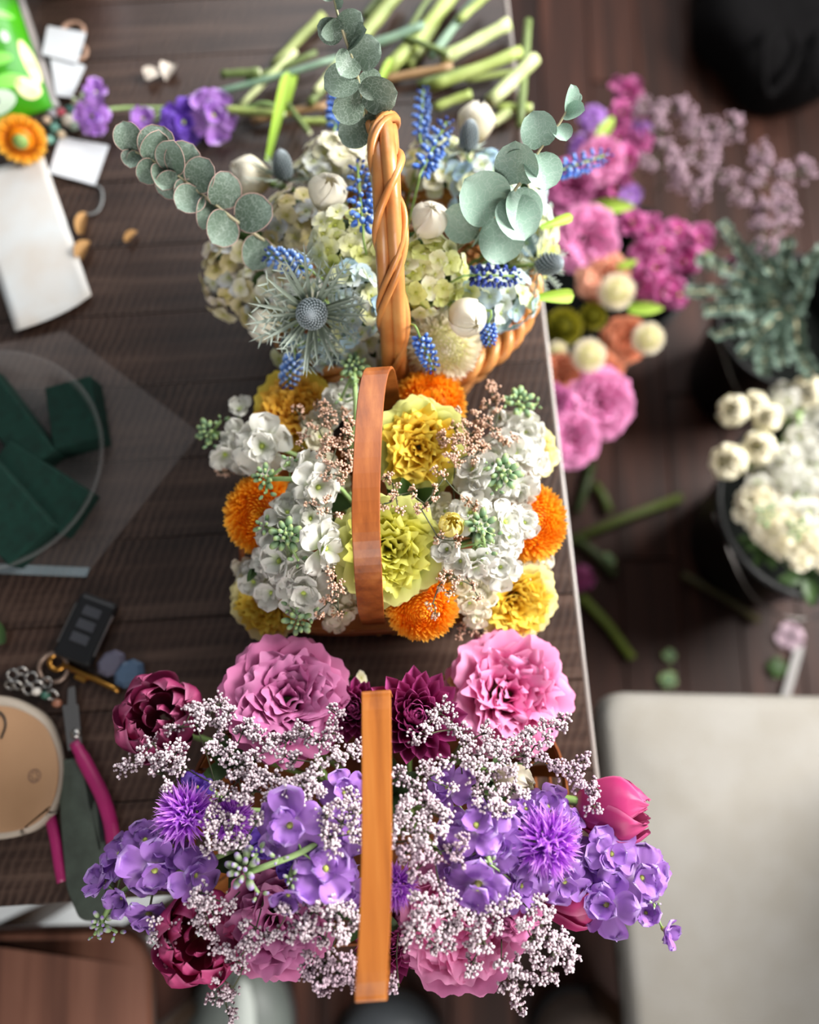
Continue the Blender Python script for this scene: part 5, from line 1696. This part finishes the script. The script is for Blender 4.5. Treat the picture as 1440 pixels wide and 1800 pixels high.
# leather pouch
M_lea = plain('tan leather', '#a5805f', .55, col2='#967252', scale=10, bump=.15, bscale=300)
M_leae = plain('grey beige leather edge', '#a89b8c', .55)
outl = [(-70, 1222), (30, 1224), (92, 1258), (120, 1330), (114, 1405), (84, 1455), (24, 1474), (-70, 1474)]
c, v, f = slab(outl, .003, .022, .02, .008, 6)
po = mthing('leather_pouch', 'round cornered tan leather pouch at the left edge of the table', 'pouch', MB().add(v, f).mesh('pouch'), M_leae, Matrix.Translation(c))
inn = [(-70, 1240), (26, 1241), (82, 1272), (106, 1334), (101, 1400), (74, 1446), (22, 1464), (-70, 1464)]
c2, v, f = slab(inn, .0245, .003, .018, .0015, 6)
link('front_panel', MB().add(v, f).mesh('panel'), M_lea, po, Matrix.Translation(c2 - c))
P = W(61, 1364, .0275) - c
v, f, t = torus(.0065, .0009, 20, 5)
mb = MB().add(v, f)
for k in range(6):
    v, f, t = ellipsoid(6, 4, .0014, .0014, .0007)
    mb.add(v, f, None, T(.0035 * math.cos(k * PI / 3), .0035 * math.sin(k * PI / 3), 0))
link('stamp', mb.mesh('stamp'), plain('stamp brown', '#7d5f4a', .6), po, Matrix.Translation(P))
v, f, t = tube([q - c for q in curve_pts_v([W(-10, 1246, .0285), W(6, 1258, .0285), W(10, 1276, .0285), W(2, 1298, .0285)], 10)], .0011, 5)
link('cord', MB().add(v, f).mesh('cord'), M_black, po)
# pruners and sheath
M_mag = plain('magenta grip', '#8f1a55', .4, col2='#a02060', scale=30)
M_olive = plain('dark olive fabric', '#343a32', .6, col2='#434c42', scale=60, bump=.3, bscale=400)
pr = thing('pruning_shears', 'garden pruners with magenta grips lying beside the leather pouch', 'shears', W(140, 1290, .008))
ci = pr.matrix_basis.inverted()
v, f, t = tube([ci @ p for p in curve_pts_v([W(131, 1305, .012), W(152, 1345, .012), W(180, 1400, .012), (W(196, 1455, .012)), W(200, 1515, .012)], 18)], [.0065] * 3 + [.008] * 12 + [.007] * 3, 10)
link('grip', MB().add(v, f).mesh('grip'), M_mag, pr)
v, f, t = tube([ci @ p for p in curve_pts_v([W(84, 1420, .006), W(96, 1470, .006), W(104, 1520, .006), W(110, 1550, .006)], 12)], .006, 10)
link('grip', MB().add(v, f).mesh('grip'), M_mag, pr)
for pxs, z in (([(112, 1240), (140, 1238), (146, 1310), (122, 1320)], .010), ([(122, 1210), (134, 1206), (138, 1262), (120, 1262)], .008)):
    c, v, f = slab(pxs, z, .004, .002)
    link('blade', MB().add(v, f).mesh('blade', False), M_chrome, pr, ci @ Matrix.Translation(c))
c, v, f = slab([(150, 1350), (172, 1390), (190, 1470), (180, 1500), (160, 1420)], .005, .008, .004, .002)
link('handle_core', MB().add(v, f).mesh('core'), M_black, pr, ci @ Matrix.Translation(c))
v, f, t = ellipsoid(10, 5, .006, .006, .004)
link('pivot', MB().add(v, f).mesh('pivot'), M_chrome, pr, ci @ T(*W(133, 1290, .015)))
c, v, f = slab([(108, 1336), (150, 1330), (176, 1400), (196, 1500), (206, 1600), (190, 1618), (146, 1616), (122, 1560), (112, 1450)], .002, .011, .008, .004)
mthing('tool_sheath', 'dark olive tool sheath hanging over the table front beside the magenta grips', 'sheath', MB().add(v, f).mesh('sheath'), M_olive, Matrix.Translation(c))
P = W(4, 1132, .006)
v, f, t = petal('lanc', 1, .3, .3, -.2, cup=.4, nu=4, nv=6)
mthing('loose_leaf', 'small dark green leaf at the left edge above the key chain', 'leaf', MB().add(v, f, t).mesh('leaf'), M_leafd, T(*P) @ R(.3, 'Z') @ S(.03))

# ------------------------------------------------------------------ pile of cut stems
STEMC = {'o': ('olive cut stem', '#788847', '#a3ad6a'), 'y': ('yellow green cut stem', '#8a9c48', '#afbc74'), 't': ('teal green cut stem', '#5f7d6b', '#8aa68c'), 'b': ('brown cut stem', '#8a6b48', '#a3835c'),
         'p': ('pale green cut stem', '#a2b46e', '#dde0b0'), 'd': ('dark green cut stem', '#5d6f3c', '#74854c')}
stems = [
    (481, 117, 568, 27, 16, 'o', 'straight, farthest left of the steep ones'), (389, 131, 457, 126, 14, 'd', 'short, upper left end of the pile'), (369, 165, 593, 102, 11, 't', 'long and thin, over the left stems'),
    (423, 187, 520, 90, 12, 'p', 'crossing the long thin teal stem'), (442, 214, 578, 185, 14, 'b', 'low, left of the braided handle'), (393, 192, 500, 199, 14, 'y', 'level, beside the violet flower'),
    (529, 214, 590, 214, 13, 'y', 'short and level, left of the top eucalyptus'), (630, 74, 705, -20, 24, 'o', 'thick, rising to the top edge, first from the eucalyptus'), (680, 124, 800, -16, 26, 'y', 'thick, rising to the top edge, behind the handle'),
    (719, 117, 772, 26, 18, 'o', 'short, beside the thick yellow green one'), (641, 82, 745, 44, 15, 't', 'lying level behind the eucalyptus'), (758, 100, 850, -16, 16, 't', 'steep, nearest the table edge at the top'),
    (777, 104, 894, 42, 22, 'p', 'with a bright cut end by the table edge, topmost'), (670, 141, 795, 117, 15, 'b', 'level, just above the handle'), (758, 152, 916, 90, 20, 'y', 'reaching over the table edge, in the middle'),
    (862, 178, 942, 102, 24, 'p', 'thick with a bright cut end past the table edge'), (914, 222, 929, 36, 15, 'd', 'upright, hanging past the table edge'), (763, 190, 828, 165, 16, 'y', 'short, behind the white tulip'),
    (865, 216, 896, 198, 18, 'p', 'stubby, under the bright cut end'), (554, 162, 596, 108, 12, 'p', 'short and steep, left of the eucalyptus'), (544, 182, 593, 126, 14, 'd', 'behind the eucalyptus leaves'),
    (432, 141, 556, 92, 10, 'd', 'thin, along the top of the left stems'), (874, 190, 935, 190, 16, 'y', 'level, at the table edge below the dark upright one'), (806, 36, 858, -10, 14, 'y', 'tiny, at the very top by the table edge'),
    (700, 60, 790, 96, 12, 'd', 'crossing under the thick stems'), (610, 60, 650, 100, 10, 'd', 'thin, under the top eucalyptus'), (735, 150, 870, 110, 14, 'd', 'dark, under the reaching stem'), (640, 30, 680, -15, 12, 'd', 'at the top left of the thick stems'),
    (500, 175, 545, 235, 10, 'd', 'bent down toward the cream hydrangea'), (820, 140, 905, 128, 13, 'o', 'level, near the middle of the table edge'), (600, 240, 668, 150, 12, 'o', 'behind the handle top, left side'), (716, 60, 760, -12, 11, 'd', 'thin, between the two thick stems')]
for i, (x0, y0_, x1, y1_, w, c, lb) in enumerate(stems):
    nm, ca, cb = STEMC[c]
    z = .008 + .028 * ((i * 7) % 9) / 9
    A, B = W(x0, y0_, z), W(x1, y1_, z + .004)
    C = (A + B) / 2
    r = w * .5 * mpp(C)
    bend = Vector((RND.uniform(-1, 1), RND.uniform(-1, 1), 0)) * .05 * (B - A).length
    pts = [p - C for p in curve_pts_v([A, C + bend * .5, B], 8)]
    v, f, t = tube(pts, [r * (1.0 + .08 * math.sin(k * 2.1 + i)) for k in range(8)], 9)
    o = mthing('cut_stem', nm + ' ' + lb, 'stem', MB().add(v, f, t).mesh('cut_stem'), plain(nm, ca, .5, col2=cb, scale=22), Matrix.Translation(C))
    v, f, t = ellipsoid(9, 4, r * .93, r * .93, r * .12)
    link('cut_end', MB().add(v, f).mesh('cut_end'), plain('pale cut end', '#dfe2bc', .6), o, frame(pts[-1], (pts[-1] - pts[-2]), 0, 1))
M_lime = petalmat('lime leaf', [(0, '#8fb53a'), (1, '#b5d45c')], .25, .45, .06)
for lb, x0, y0_, x1, y1_, w, z0_, z1_ in (('lime strap leaf standing upright left of the willow basket', 470, 284, 508, 122, 22, .10, .03), ('lime leaf tip behind the braided handle, left', 655, 170, 690, 100, 14, .03, .04),
                                        ('rolled lime leaf at the right rim over the pink bucket, lower', 945, 522, 1010, 520, 26, .17, .16), ('rolled pale green leaf at the right rim over the pink bucket, upper', 950, 400, 1008, 380, 18, .19, .18),
                                        ('slim lime leaf lying among the left stems', 500, 205, 520, 120, 14, .03, .02)):
    A, B = W(x0, y0_, z0_), W(x1, y1_, z1_)
    L = (B - A).length
    v, f, t = petal('strap', L, w * .5 * mpp(A), .08, -.08, cup=.5, nu=5, nv=9)
    y = (B - A).normalized()
    z = (CAMP - A).normalized()
    z = (z - y * z.dot(y)).normalized()
    x = y.cross(z)
    mthing('strap_leaf', lb, 'leaf', MB().add(v, f, t).mesh('leaf'), M_lime, Matrix(((x.x, y.x, z.x, A.x), (x.y, y.y, z.y, A.y), (x.z, y.z, z.z, A.z), (0, 0, 0, 1))))

# ------------------------------------------------------------------ buckets of flowers on the floor
M_bucket = plain('black bucket plastic', '#08090a', .45, spec=.3)
M_dlil = petalmat('shaded lilac statice bud', [(0, '#43363d'), (.4, '#6f5b66'), (.7, '#a88c9a'), (1, '#bfa3b0')], .1, .6, .0)  # lilac with the shadow over the floor bucket put into its colour
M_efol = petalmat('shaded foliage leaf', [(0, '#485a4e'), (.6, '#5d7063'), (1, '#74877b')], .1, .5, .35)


def bucket(label, px, py, rim_z, r):
    c = W(px, py, rim_z)
    h = rim_z - FLOOR - .001
    prf = [(.0, .002), (r * .76, .002), (r * .78, .008), (r * .97, h - .02), (r * 1.04, h - .014), (r * 1.05, h), (r * .98, h), (r * .95, h - .02), (r * .75, .012), (.0, .010)]
    n_ = 44
    V = [(a * math.cos(2 * PI * k / n_), a * math.sin(2 * PI * k / n_), z) for a, z in prf for k in range(n_)]
    b = thing('flower_bucket', label, 'bucket', (c.x, c.y, FLOOR + .001))
    link('body', MB().add(V, gridf(n_, len(prf) - 1, 0, True)).mesh('bucket'), M_bucket, b)
    v, f, t = tube(curve_pts([(-r * 1.04, 0, h - .02), (-r * .6, -r * .85, h - .09), (0, -r * 1.12, h - .12), (r * .6, -r * .85, h - .09), (r * 1.04, 0, h - .02)], 20), .0025, 6)
    link('bail', MB().add(v, f).mesh('bail'), M_chrome, b)
    v, f = prism([(r * .9 * math.cos(2 * PI * k / 30), r * .9 * math.sin(2 * PI * k / 30)) for k in range(30)], h * .70, h * .72)
    link('water', MB().add(v, f).mesh('water', False), plain('dark water', '#070a08', .7, spec=.05), b)
    return c


bA = bucket('black bucket beside the table holding pink and peach flowers', 1085, 470, -.46, .14)
bB = bucket('black bucket of grey green foliage at the right edge', 1392, 560, -.46, .135)
bC = bucket('black bucket of white flowers at the right edge', 1432, 888, -.45, .165)
BC['p'], BC['e'], BC['w'] = [Vector((c.x, c.y, FLOOR + .05)) for c in (bA, bB, bC)]
M_magn = petalmat('magenta bloom', [(0, '#6f1648'), (.5, '#a03573'), (1, '#c670a4')], .2, .5, .35)
M_peach = petalmat('peach bloom', [(0, '#c9623f'), (.5, '#df8a66'), (1, '#f0b59a')], .25, .5, .12)
M_coral = petalmat('coral bloom', [(0, '#a8442a'), (.5, '#cf6a48'), (1, '#e0926f')], .25, .5, .12)
M_yolive = petalmat('olive yellow bloom', [(0, '#6a6a1c'), (.5, '#9a9428'), (1, '#c2b840')], .25, .5, .12)
M_hot = petalmat('pink ranunculus petal', [(0, '#b5407f'), (.5, '#d567a6'), (1, '#e699c6')], .25, .5, .1)
for lb, px, py, r, mt, z in (
        ('pink and coral rose at the heart of the pink bucket', 1030, 425, 52, M_hot, -.22), ('large pink rose by the table edge at the bottom of the pink bucket', 1052, 712, 56, M_hot, -.26),
        ('pink rose tucked under the table edge, lowest in the pink bucket', 1005, 775, 44, M_hot, -.26), ('peach rose below the pink and coral one', 1060, 490, 40, M_peach, -.25),
        ('coral rose between the two white chrysanthemums', 1100, 600, 36, M_coral, -.28), ('coral rose against the table edge', 985, 662, 34, M_coral, -.25), ('coral rose above the large pink rose', 1050, 662, 40, M_coral, -.27),
        ('magenta rose against the table edge, below the coral one', 975, 708, 28, M_magn, -.25), ('pale pink rose near the grey blue grape hyacinth', 1058, 285, 36, M_hot, -.24), ('magenta rose behind the right eucalyptus', 1000, 330, 40, M_magn, -.26)):
    rose(lb, px, py, r, .1, -.1, 'p', mt, mt, seed=int(px + py), z=z)
for lb, px, py, r, z in (('white pompon chrysanthemum farthest right in the pink bucket', 1140, 595, 34, -.24), ('white pompon chrysanthemum near the table edge', 1036, 625, 36, -.22), ('cream pompon chrysanthemum below the peach rose', 1085, 512, 38, -.24), ('small cream pompon half behind the table edge', 980, 618, 22, -.25)):
    mum(lb, px, py, r, .1, 0, 'p', M_cmum, MUMC, 0, int(px), z=z)
for lb, px, py, r in (('olive yellow flower cluster below the willow rim', 990, 575, 36), ('olive yellow flower beside the cream pompon', 1042, 556, 26)):
    mum(lb, px, py, r, 0, 0, 'p', M_yolive, MUM[0], 0, int(px), z=-.27)
stock('magenta stock stretching right from the pink bucket', 'p', [(1275, 470, .0), (1230, 440, .0), (1180, 430, .0), (1120, 420, -.03)],
      [(1275, 470, 20, .6, 0, 0, 1), (1228, 420, 26, .3, .3), (1190, 408, 26, .1, .4), (1143, 405, 28, 0, .4), (1112, 392, 26, -.1, .4), (1204, 458, 30, .2, -.3), (1160, 440, 30, .1, 0)], [], M_magn, M_bud, seed=61, rs=.004)
stock('magenta stock below it in the pink bucket', 'p', [(1195, 520, .0), (1160, 500, .0), (1120, 470, -.03)],
      [(1150, 472, 30, .1, .2), (1166, 512, 32, .1, -.3), (1192, 518, 26, .4, -.2), (1130, 500, 28, -.1, -.2), (1128, 450, 26, 0, .2)], [], M_magn, M_bud, seed=62, rs=.004)
stock('purple pink stock at the top of the pink bucket', 'p', [(1105, 162, .0), (1100, 210, .0), (1090, 260, .0), (1075, 330, -.03)],
      [(1105, 165, 26, .1, .5, .01), (1085, 152, 16, -.2, .5, 0, 1), (1092, 200, 22, -.1, .2), (1084, 245, 32, -.1, .0), (1122, 238, 28, .3, .1), (1075, 290, 34, -.1, -.1), (1102, 280, 28, .3, -.1), (1055, 250, 26, -.4, .1), (1048, 318, 32, -.2, -.2), (1085, 330, 30, .1, -.3)], [], M_magn, M_bud, seed=63, rs=.004)
stock('violet stock among the pink bucket flowers', 'p', [(1120, 250, .0), (1080, 300, -.02)], [(1128, 232, 20, .4, .1, .01), (1040, 210, 24, -.2, .2), (1020, 262, 24, -.2, .0), (1108, 345, 20, .2, -.1)], [], M_viol, M_budp, seed=64, rs=.004)
for lb, x0, y0_, x1, y1_, w in (('lime leaf pointing up in the pink bucket', 1048, 250, 1080, 205, 22), ('lime leaf lying level above the pink rose', 1042, 362, 1118, 362, 24), ('green leaf right of the cream pompon', 1105, 542, 1168, 542, 22), ('green leaf beside the magenta stock', 1085, 470, 1122, 458, 14)):
    A, B = W(x0, y0_, -.24), W(x1, y1_, -.23)
    L = (B - A).length
    v, f, t = petal('lanc', L, w * .5 * mpp(A), .1, -.1, cup=.5, nu=5, nv=9)
    y = (B - A).normalized()
    z = (CAMP - A).normalized()
    z = (z - y * z.dot(y)).normalized()
    x = y.cross(z)
    mthing('bucket_leaf', lb, 'leaf', MB().add(v, f, t).mesh('leaf'), M_lime, Matrix(((x.x, y.x, z.x, A.x), (x.y, y.y, z.y, A.y), (x.z, y.z, z.z, A.z), (0, 0, 0, 1))))
LS = [('lilac statice cloud at the top of the pink bucket, left part', (1110, 330), [(1130, 190, 22), (1158, 200, 24), (1188, 190, 22), (1212, 208, 20), (1168, 260, 22), (1180, 292, 26), (1160, 225, 18), (1140, 290, 18)]),
      ('lilac statice cloud at the top of the pink bucket, right part', (1150, 340), [(1222, 238, 24), (1250, 232, 22), (1282, 226, 24), (1200, 312, 24), (1240, 300, 22), (1230, 335, 22), (1278, 312, 18), (1245, 268, 20), (1210, 275, 18), (1300, 345, 18)]),
      ('lilac statice spray farthest right above the grey foliage', (1330, 460), [(1342, 275, 24), (1350, 300, 22), (1328, 315, 18), (1376, 310, 22), (1412, 300, 22), (1368, 340, 20), (1350, 362, 20), (1380, 370, 22), (1374, 392, 20), (1340, 402, 20), (1346, 432, 18)])]
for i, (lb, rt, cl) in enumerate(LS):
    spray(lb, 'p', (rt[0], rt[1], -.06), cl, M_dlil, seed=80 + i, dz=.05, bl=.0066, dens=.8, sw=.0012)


def euc_b(label, tip, base, n, size, seed, mat):
    rg = random.Random(seed)
    mid = ((tip[0] + base[0]) / 2 + rg.uniform(-20, 20), (tip[1] + base[1]) / 2 + rg.uniform(-20, 20), (tip[2] + base[2]) / 2 + .02)
    lv = []
    for k in range(n):
        q = .02 + .92 * k / n
        lv += [(q, size * (.6 + .5 * q), rg.uniform(-.6, .6), rg.uniform(0, .6)), (q, size * (.6 + .5 * q), PI + rg.uniform(-.6, .6), rg.uniform(0, .6))]
    eucalyptus(label, [tip, mid, base], lv, 'e', mat, seed, sr=.0025)


for i, (lb, tip, n, sz) in enumerate((('grey green foliage sprig reaching left below the magenta stock', (1205, 512), 15, 24), ('grey green foliage sprig rising toward the lilac statice', (1272, 395), 13, 24), ('grey green foliage sprig hanging down over the black buckets', (1342, 655), 10, 32),
                                     ('grey green foliage sprig at the right frame edge', (1445, 440), 10, 30), ('dark foliage sprig between the left and lower ones', (1255, 590), 12, 26), ('dark foliage sprig behind the lilac statice spray', (1330, 430), 11, 26), ('grey green foliage sprig lowest at the right frame edge', (1430, 660), 8, 30), ('foliage sprig between the magenta stock and the lilac statice', (1225, 455), 14, 26), ('foliage sprig just left of the lowest hanging one', (1300, 625), 11, 28),
                                     ('foliage sprig crossing the middle of the foliage bucket', (1290, 500), 12, 28), ('foliage sprig above the middle of the foliage bucket', (1385, 425), 11, 28), ('foliage sprig at the left below the magenta stock, nearer the floor', (1240, 545), 12, 26),
                                     ('foliage sprig low in the middle over the foliage bucket rim', (1375, 640), 9, 30), ('foliage sprig between the lilac spray and the right frame edge', (1418, 480), 10, 28))):
    euc_b(lb, (tip[0], tip[1], -.26), (1390, 540, -.36), int(n * 1.7), sz * .82, 70 + i, M_efol)
WR = random.Random(9)
for i, (lb, cx, cy, rx, ry, n) in enumerate((('white stock at the top of the white bucket', 1405, 730, 50, 50, 13), ('white stock at the left of the white bucket', 1362, 840, 40, 45, 12), ('white stock in the middle of the white bucket', 1420, 850, 45, 60, 14),
                                            ('greenish white stock low in the white bucket', 1395, 930, 55, 50, 14), ('white stock lowest at the right frame edge', 1435, 975, 30, 30, 7), ('greenish white stock left of the middle in the white bucket', 1340, 905, 30, 40, 8))):
    fl_ = [(cx + rx * WR.uniform(-1, 1) * .9, cy + ry * WR.uniform(-1, 1) * .9, WR.uniform(20, 30), WR.uniform(-.4, .4), WR.uniform(-.4, .4), WR.uniform(0, .04)) for _ in range(n)]
    stock(lb, 'w', [(cx, cy, .03), (cx + 10, cy + 5, -.05)], fl_, [(cx + 5, cy, 20, 6, 0, 0, .06)] if i in (3, 5) else [], M_white if i < 3 else M_cream, M_bud, seed=90 + i, rs=.004)
for lb, px, py, r in (('round white bloom farthest left in the white bucket', 1281, 812, 30), ('round white bloom above it', 1290, 722, 26), ('round white bloom right of the upper one', 1326, 712, 22), ('white bloom beside the farthest left one', 1334, 788, 28), ('white bloom at the top right of the white bucket', 1420, 690, 28), ('white bloom under the foliage in the white bucket', 1350, 735, 24)):
    tulip(lb, px, py, r, -.3, .1, 'w', M_cream, .03, int(px), double=True, name='ranunculus', cat='flower')
leaf_sprig('green leaves low in the white bucket', 1345, 960, 50, 6, 'w', -.05, seed=60)
leaf_sprig('green leaves at the right of the white bucket', 1420, 1010, 60, 7, 'w', -.06, seed=61)

# ------------------------------------------------------------------ scraps on the floor
for lb, x0, y0_, x1, y1_, w, cl in (('olive stem on the floor pointing up right', 1003, 950, 1198, 874, 15, '#5d6a2e'), ('olive stem on the floor pointing down right', 1022, 1048, 1112, 1158, 15, '#7a8a34'), ('faint brown stem on the floor toward the white bucket', 1200, 1010, 1335, 1092, 14, '#4a4424'),
                                   ('dark green stem on the floor near the table edge', 1010, 945, 1082, 1010, 16, '#44502a'), ('short green stem standing out left on the floor', 1045, 850, 1072, 900, 14, '#55662c'), ('dark green stem under the pink bucket flowers', 1040, 815, 1015, 900, 14, '#3c4a26')):
    A, B = W(x0, y0_, FLOOR + .018), W(x1, y1_, FLOOR + .018)
    C = (A + B) / 2
    v, f, t = tube([A - C, Vector((.004, .004, 0)), B - C], w * .5 * mpp(C), 8)
    mthing('dropped_stem', lb, 'stem', MB().add(v, f).mesh('dropped_stem'), plain('floor stem ' + cl, cl, .55), Matrix.Translation(C))
for lb, px, py, r, mt in (('magenta bloom dropped on the floor by the table edge', 1022, 1015, 26, M_magn), ('pale green leaf scrap on the floor above the chair, upper', 1178, 1152, 12, M_bud), ('pale green leaf scrap on the floor above the chair, lower', 1176, 1195, 16, M_bud), ('grey petal scrap on the floor below the white bucket', 1392, 1118, 26, M_statl), ('dark leaf scrap on the floor right of the chair scraps', 1368, 1172, 18, M_leafd), ('pale scrap on the floor near the crossing stems', 1068, 985, 14, M_bud)):
    P = W(px, py, FLOOR + .012)
    root = thing('floor_scrap', lb, 'scrap', T(*P) @ S(r * mpp(P)))
    for k in range(4):
        link('petal', SP[k], mt, root, R(k * PI / 2 + px, 'Z') @ R(-.35, 'X'))
c, v, f = slab([(1398, 1135), (1412, 1140), (1384, 1240), (1370, 1236)], FLOOR + .010, .003)
mthing('tape_strip', 'pale grey strip lying on the floor behind the linen chair', 'strip', MB().add(v, f).mesh('strip', False), plain('grey tape', '#8d8a88', .5), Matrix.Translation(c))
# black bag
bg = thing('black_bag', 'black soft bag lying on the floor at the upper right corner', 'bag', W(1345, 60, FLOOR + .01))
M_bblk = plain('black cloth', '#060506', .9, spec=.1, col2='#0b0a0b', scale=40)
v, f, t = ellipsoid(28, 16, .20, .26, .12, .6)
v[:, 2] = np.where(v[:, 2] < -.05, -.05, v[:, 2]) + .055
v += .012 * np.sin(v[:, [1, 2, 0]] * 31)
link('body', MB().add(v, f).mesh('bag_body'), M_bblk, bg)
for xx in (-.06, .06):
    v, f, t = tube(curve_pts([(xx, -.12, .14), (xx - .05, -.2, .18), (xx - .03, -.28, .12), (xx + .04, -.2, .15), (xx + .02, -.1, .15)], 18), .008, 7)
    link('strap', MB().add(v, f).mesh('strap'), M_bblk, bg)

# ------------------------------------------------------------------ linen chair, brown chair, mat, shoes
M_linen, nt, b = newmat('beige linen weave')
tc = N(nt, 'ShaderNodeTexCoord')
cols_ = []
for rot in (0.0, PI / 2):
    mp = N(nt, 'ShaderNodeMapping')
    mp.inputs['Rotation'].default_value = (0, 0, rot + .06)
    nt.links.new(tc.outputs['Object'], mp.inputs[0])
    wv = N(nt, 'ShaderNodeTexWave', i_Scale=110.0, i_Distortion=1.2, i_Detail=2.0)
    nt.links.new(mp.outputs[0], wv.inputs[0])
    cols_.append(wv.outputs['Fac'])
nz = N(nt, 'ShaderNodeTexNoise', i_Scale=14.0, i_Detail=4.0)
nt.links.new(tc.outputs['Object'], nz.inputs['Vector'])
mm = N(nt, 'ShaderNodeMath', operation='MULTIPLY')
nt.links.new(cols_[0], mm.inputs[0])
nt.links.new(cols_[1], mm.inputs[1])
c1_ = ramp(nt, mm.outputs[0], [(0, '#827e77'), (.6, '#a9a6a0')])
c2_ = ramp(nt, nz.outputs[0], [(.35, '#f4f2ee'), (.65, '#ffffff')])
nt.links.new(mixc(nt, 1.0, c1_, c2_, 'MULTIPLY'), b.inputs['Base Color'])
bp = N(nt, 'ShaderNodeBump', i_Strength=.4, i_Distance=.001)
nt.links.new(mm.outputs[0], bp.inputs['Height'])
nt.links.new(bp.outputs[0], b.inputs['Normal'])
b.inputs['Roughness'].default_value = .9
M_cwood = woodmat('chair leg wood', '#2b1c15', '#44301f', '#5b432f', 'Z', rough=.5)
ZS = -.30
cpx = [(1052, 1214), (1600, 1226), (1640, 1960), (1128, 1960)]
cw = [W(x, y, ZS) for x, y in cpx]
cc = sum(cw, Vector()) / 4
chair = thing('linen_chair', 'beige linen upholstered chair at the right, under the leaning violet stock', 'chair', (cc.x, cc.y, FLOOR))
n1, n2 = 48, 10
ring = rounded([((p - cc).x, (p - cc).y) for p in cw][::-1], .05, 11)
V = []
prf = [(.985, -.075), (1.0, -.06), (1.0, -.03), (.985, -.012), (.955, -.003), (.9, .001), (.6, .008), (.3, .011), (.02, .012)]
for s_, z in prf:
    for p in ring:
        V.append((p[0] * s_, p[1] * s_, ZS - FLOOR + z))
nr = len(ring)
link('seat_cushion', MB().add(V, gridf(nr, len(prf) - 1, 0, True) + [tuple((len(prf) - 1) * nr + i for i in range(nr))]).mesh('seat'), M_linen, chair)
V = [(p[0] * s_, p[1] * s_, ZS - FLOOR + z) for s_, z in ((.9, -.125), (.955, -.12), (.955, -.077), (.9, -.075)) for p in ring]
link('seat_frame', MB().add(V, gridf(nr, 3, 0, True)).mesh('frame'), M_cwood, chair)
for p in cw:
    q = (p - cc) * .82
    v, f, t = tube([(q.x * 1.04, q.y * 1.04, 0.008), (q.x, q.y, ZS - FLOOR - .08)], [.014, .022], 8)
    link('leg', MB().add(v, f).mesh('leg'), M_cwood, chair)
e = (cw[1] - cc + cw[2] - cc) / 2
v, f = rbox(.06, .44, .46, .025, 3)
link('backrest', MB().add(v, f).mesh('backrest'), M_linen, chair, T(e.x + .05, e.y, ZS - FLOOR + .26) @ R(.12, 'Y'))
for yy in (-.15, .15):
    v, f, t = tube([(e.x - .02, e.y + yy, ZS - FLOOR - .08), (e.x + .04, e.y + yy, ZS - FLOOR + .1)], .016, 8)
    link('back_post', MB().add(v, f).mesh('post'), M_cwood, chair)

M_bseat = woodmat('red brown seat wood', '#5c3a2e', '#855846', '#9c6c58', 'Y', rough=.4, scale=.4)
c, v, f = slab([(-110, 1640), (0, 1628), (272, 1622), (276, 1960), (-110, 1960)], -.33, .03, .06, .012, 8)
bs = thing('wooden_stool', 'red brown wooden stool seat with a rounded corner at the lower left', 'stool', (c.x, c.y, FLOOR))
link('seat', MB().add(v, f).mesh('seat'), M_bseat, bs, T(0, 0, -.33 - FLOOR))
bb = v[:, :2].min(0), v[:, :2].max(0)
for xx in (bb[0][0] * .7, bb[1][0] * .7):
    for yy in (bb[0][1] * .7, bb[1][1] * .7):
        v, f, t = tube([(xx * 1.1, yy * 1.1, .008), (xx, yy, -.33 - FLOOR + .002)], [.014, .02], 8)
        link('leg', MB().add(v, f).mesh('leg'), M_cwood, bs)
c, v, f = slab([(-120, 1500), (430, 1500), (430, 1642), (-120, 1700)], FLOOR + .008, .008, .01, .003)
mthing('floor_mat', 'white mat on the floor under the table front at the lower left', 'mat', MB().add(v, f).mesh('mat'), plain('white mat', '#dfe4e6', .7), Matrix.Translation(c))
M_shoe = plain('grey shoe rubber', '#5f6663', .5, col2='#6f7670', scale=12)
M_shoel = plain('pale shoe stripe', '#b3bab5', .5)
for lb, px, py, rx, ry, ca in (('grey clog toe at the bottom, left of the orange handle', 422, 1812, 92, 118, M_shoe), ('dark grey clog toe at the bottom, under the orange handle end', 686, 1850, 98, 88, plain('dark shoe rubber', '#50555a', .5, col2='#3c4145', scale=12)),
                             ('taupe shoe toe at the bottom, right of the lowest statice', 1020, 1850, 82, 92, plain('taupe suede', '#6a5c52', .7, col2='#5a4d45', scale=20))):
    P = W(px, py, FLOOR + .06)
    m = mpp(P)
    root = thing('clog', lb, 'shoe', (P.x, P.y, FLOOR + .009))
    v, f, t = ellipsoid(24, 12, rx * m, ry * m, .07, .8)
    v[:, 2] = np.maximum(v[:, 2], -.03) + .045
    link('upper', MB().add(v, f).mesh('upper'), ca, root)
    o_ = [(rx * m * 1.03 * math.cos(2 * PI * k / 32), ry * m * 1.03 * math.sin(2 * PI * k / 32)) for k in range(32)]
    v, f = prism(o_, 0, .022, .006)
    link('sole', MB().add(v, f).mesh('sole'), plain('dark sole', '#2c2a2a', .6), root)
    if 'left of' in lb:
        v, f, t = ellipsoid(12, 8, rx * m * .3, ry * m * .85, .02, .8)
        link('stripe', MB().add(v, f).mesh('stripe'), M_shoel, root, T(rx * m * .15, 0, .102))
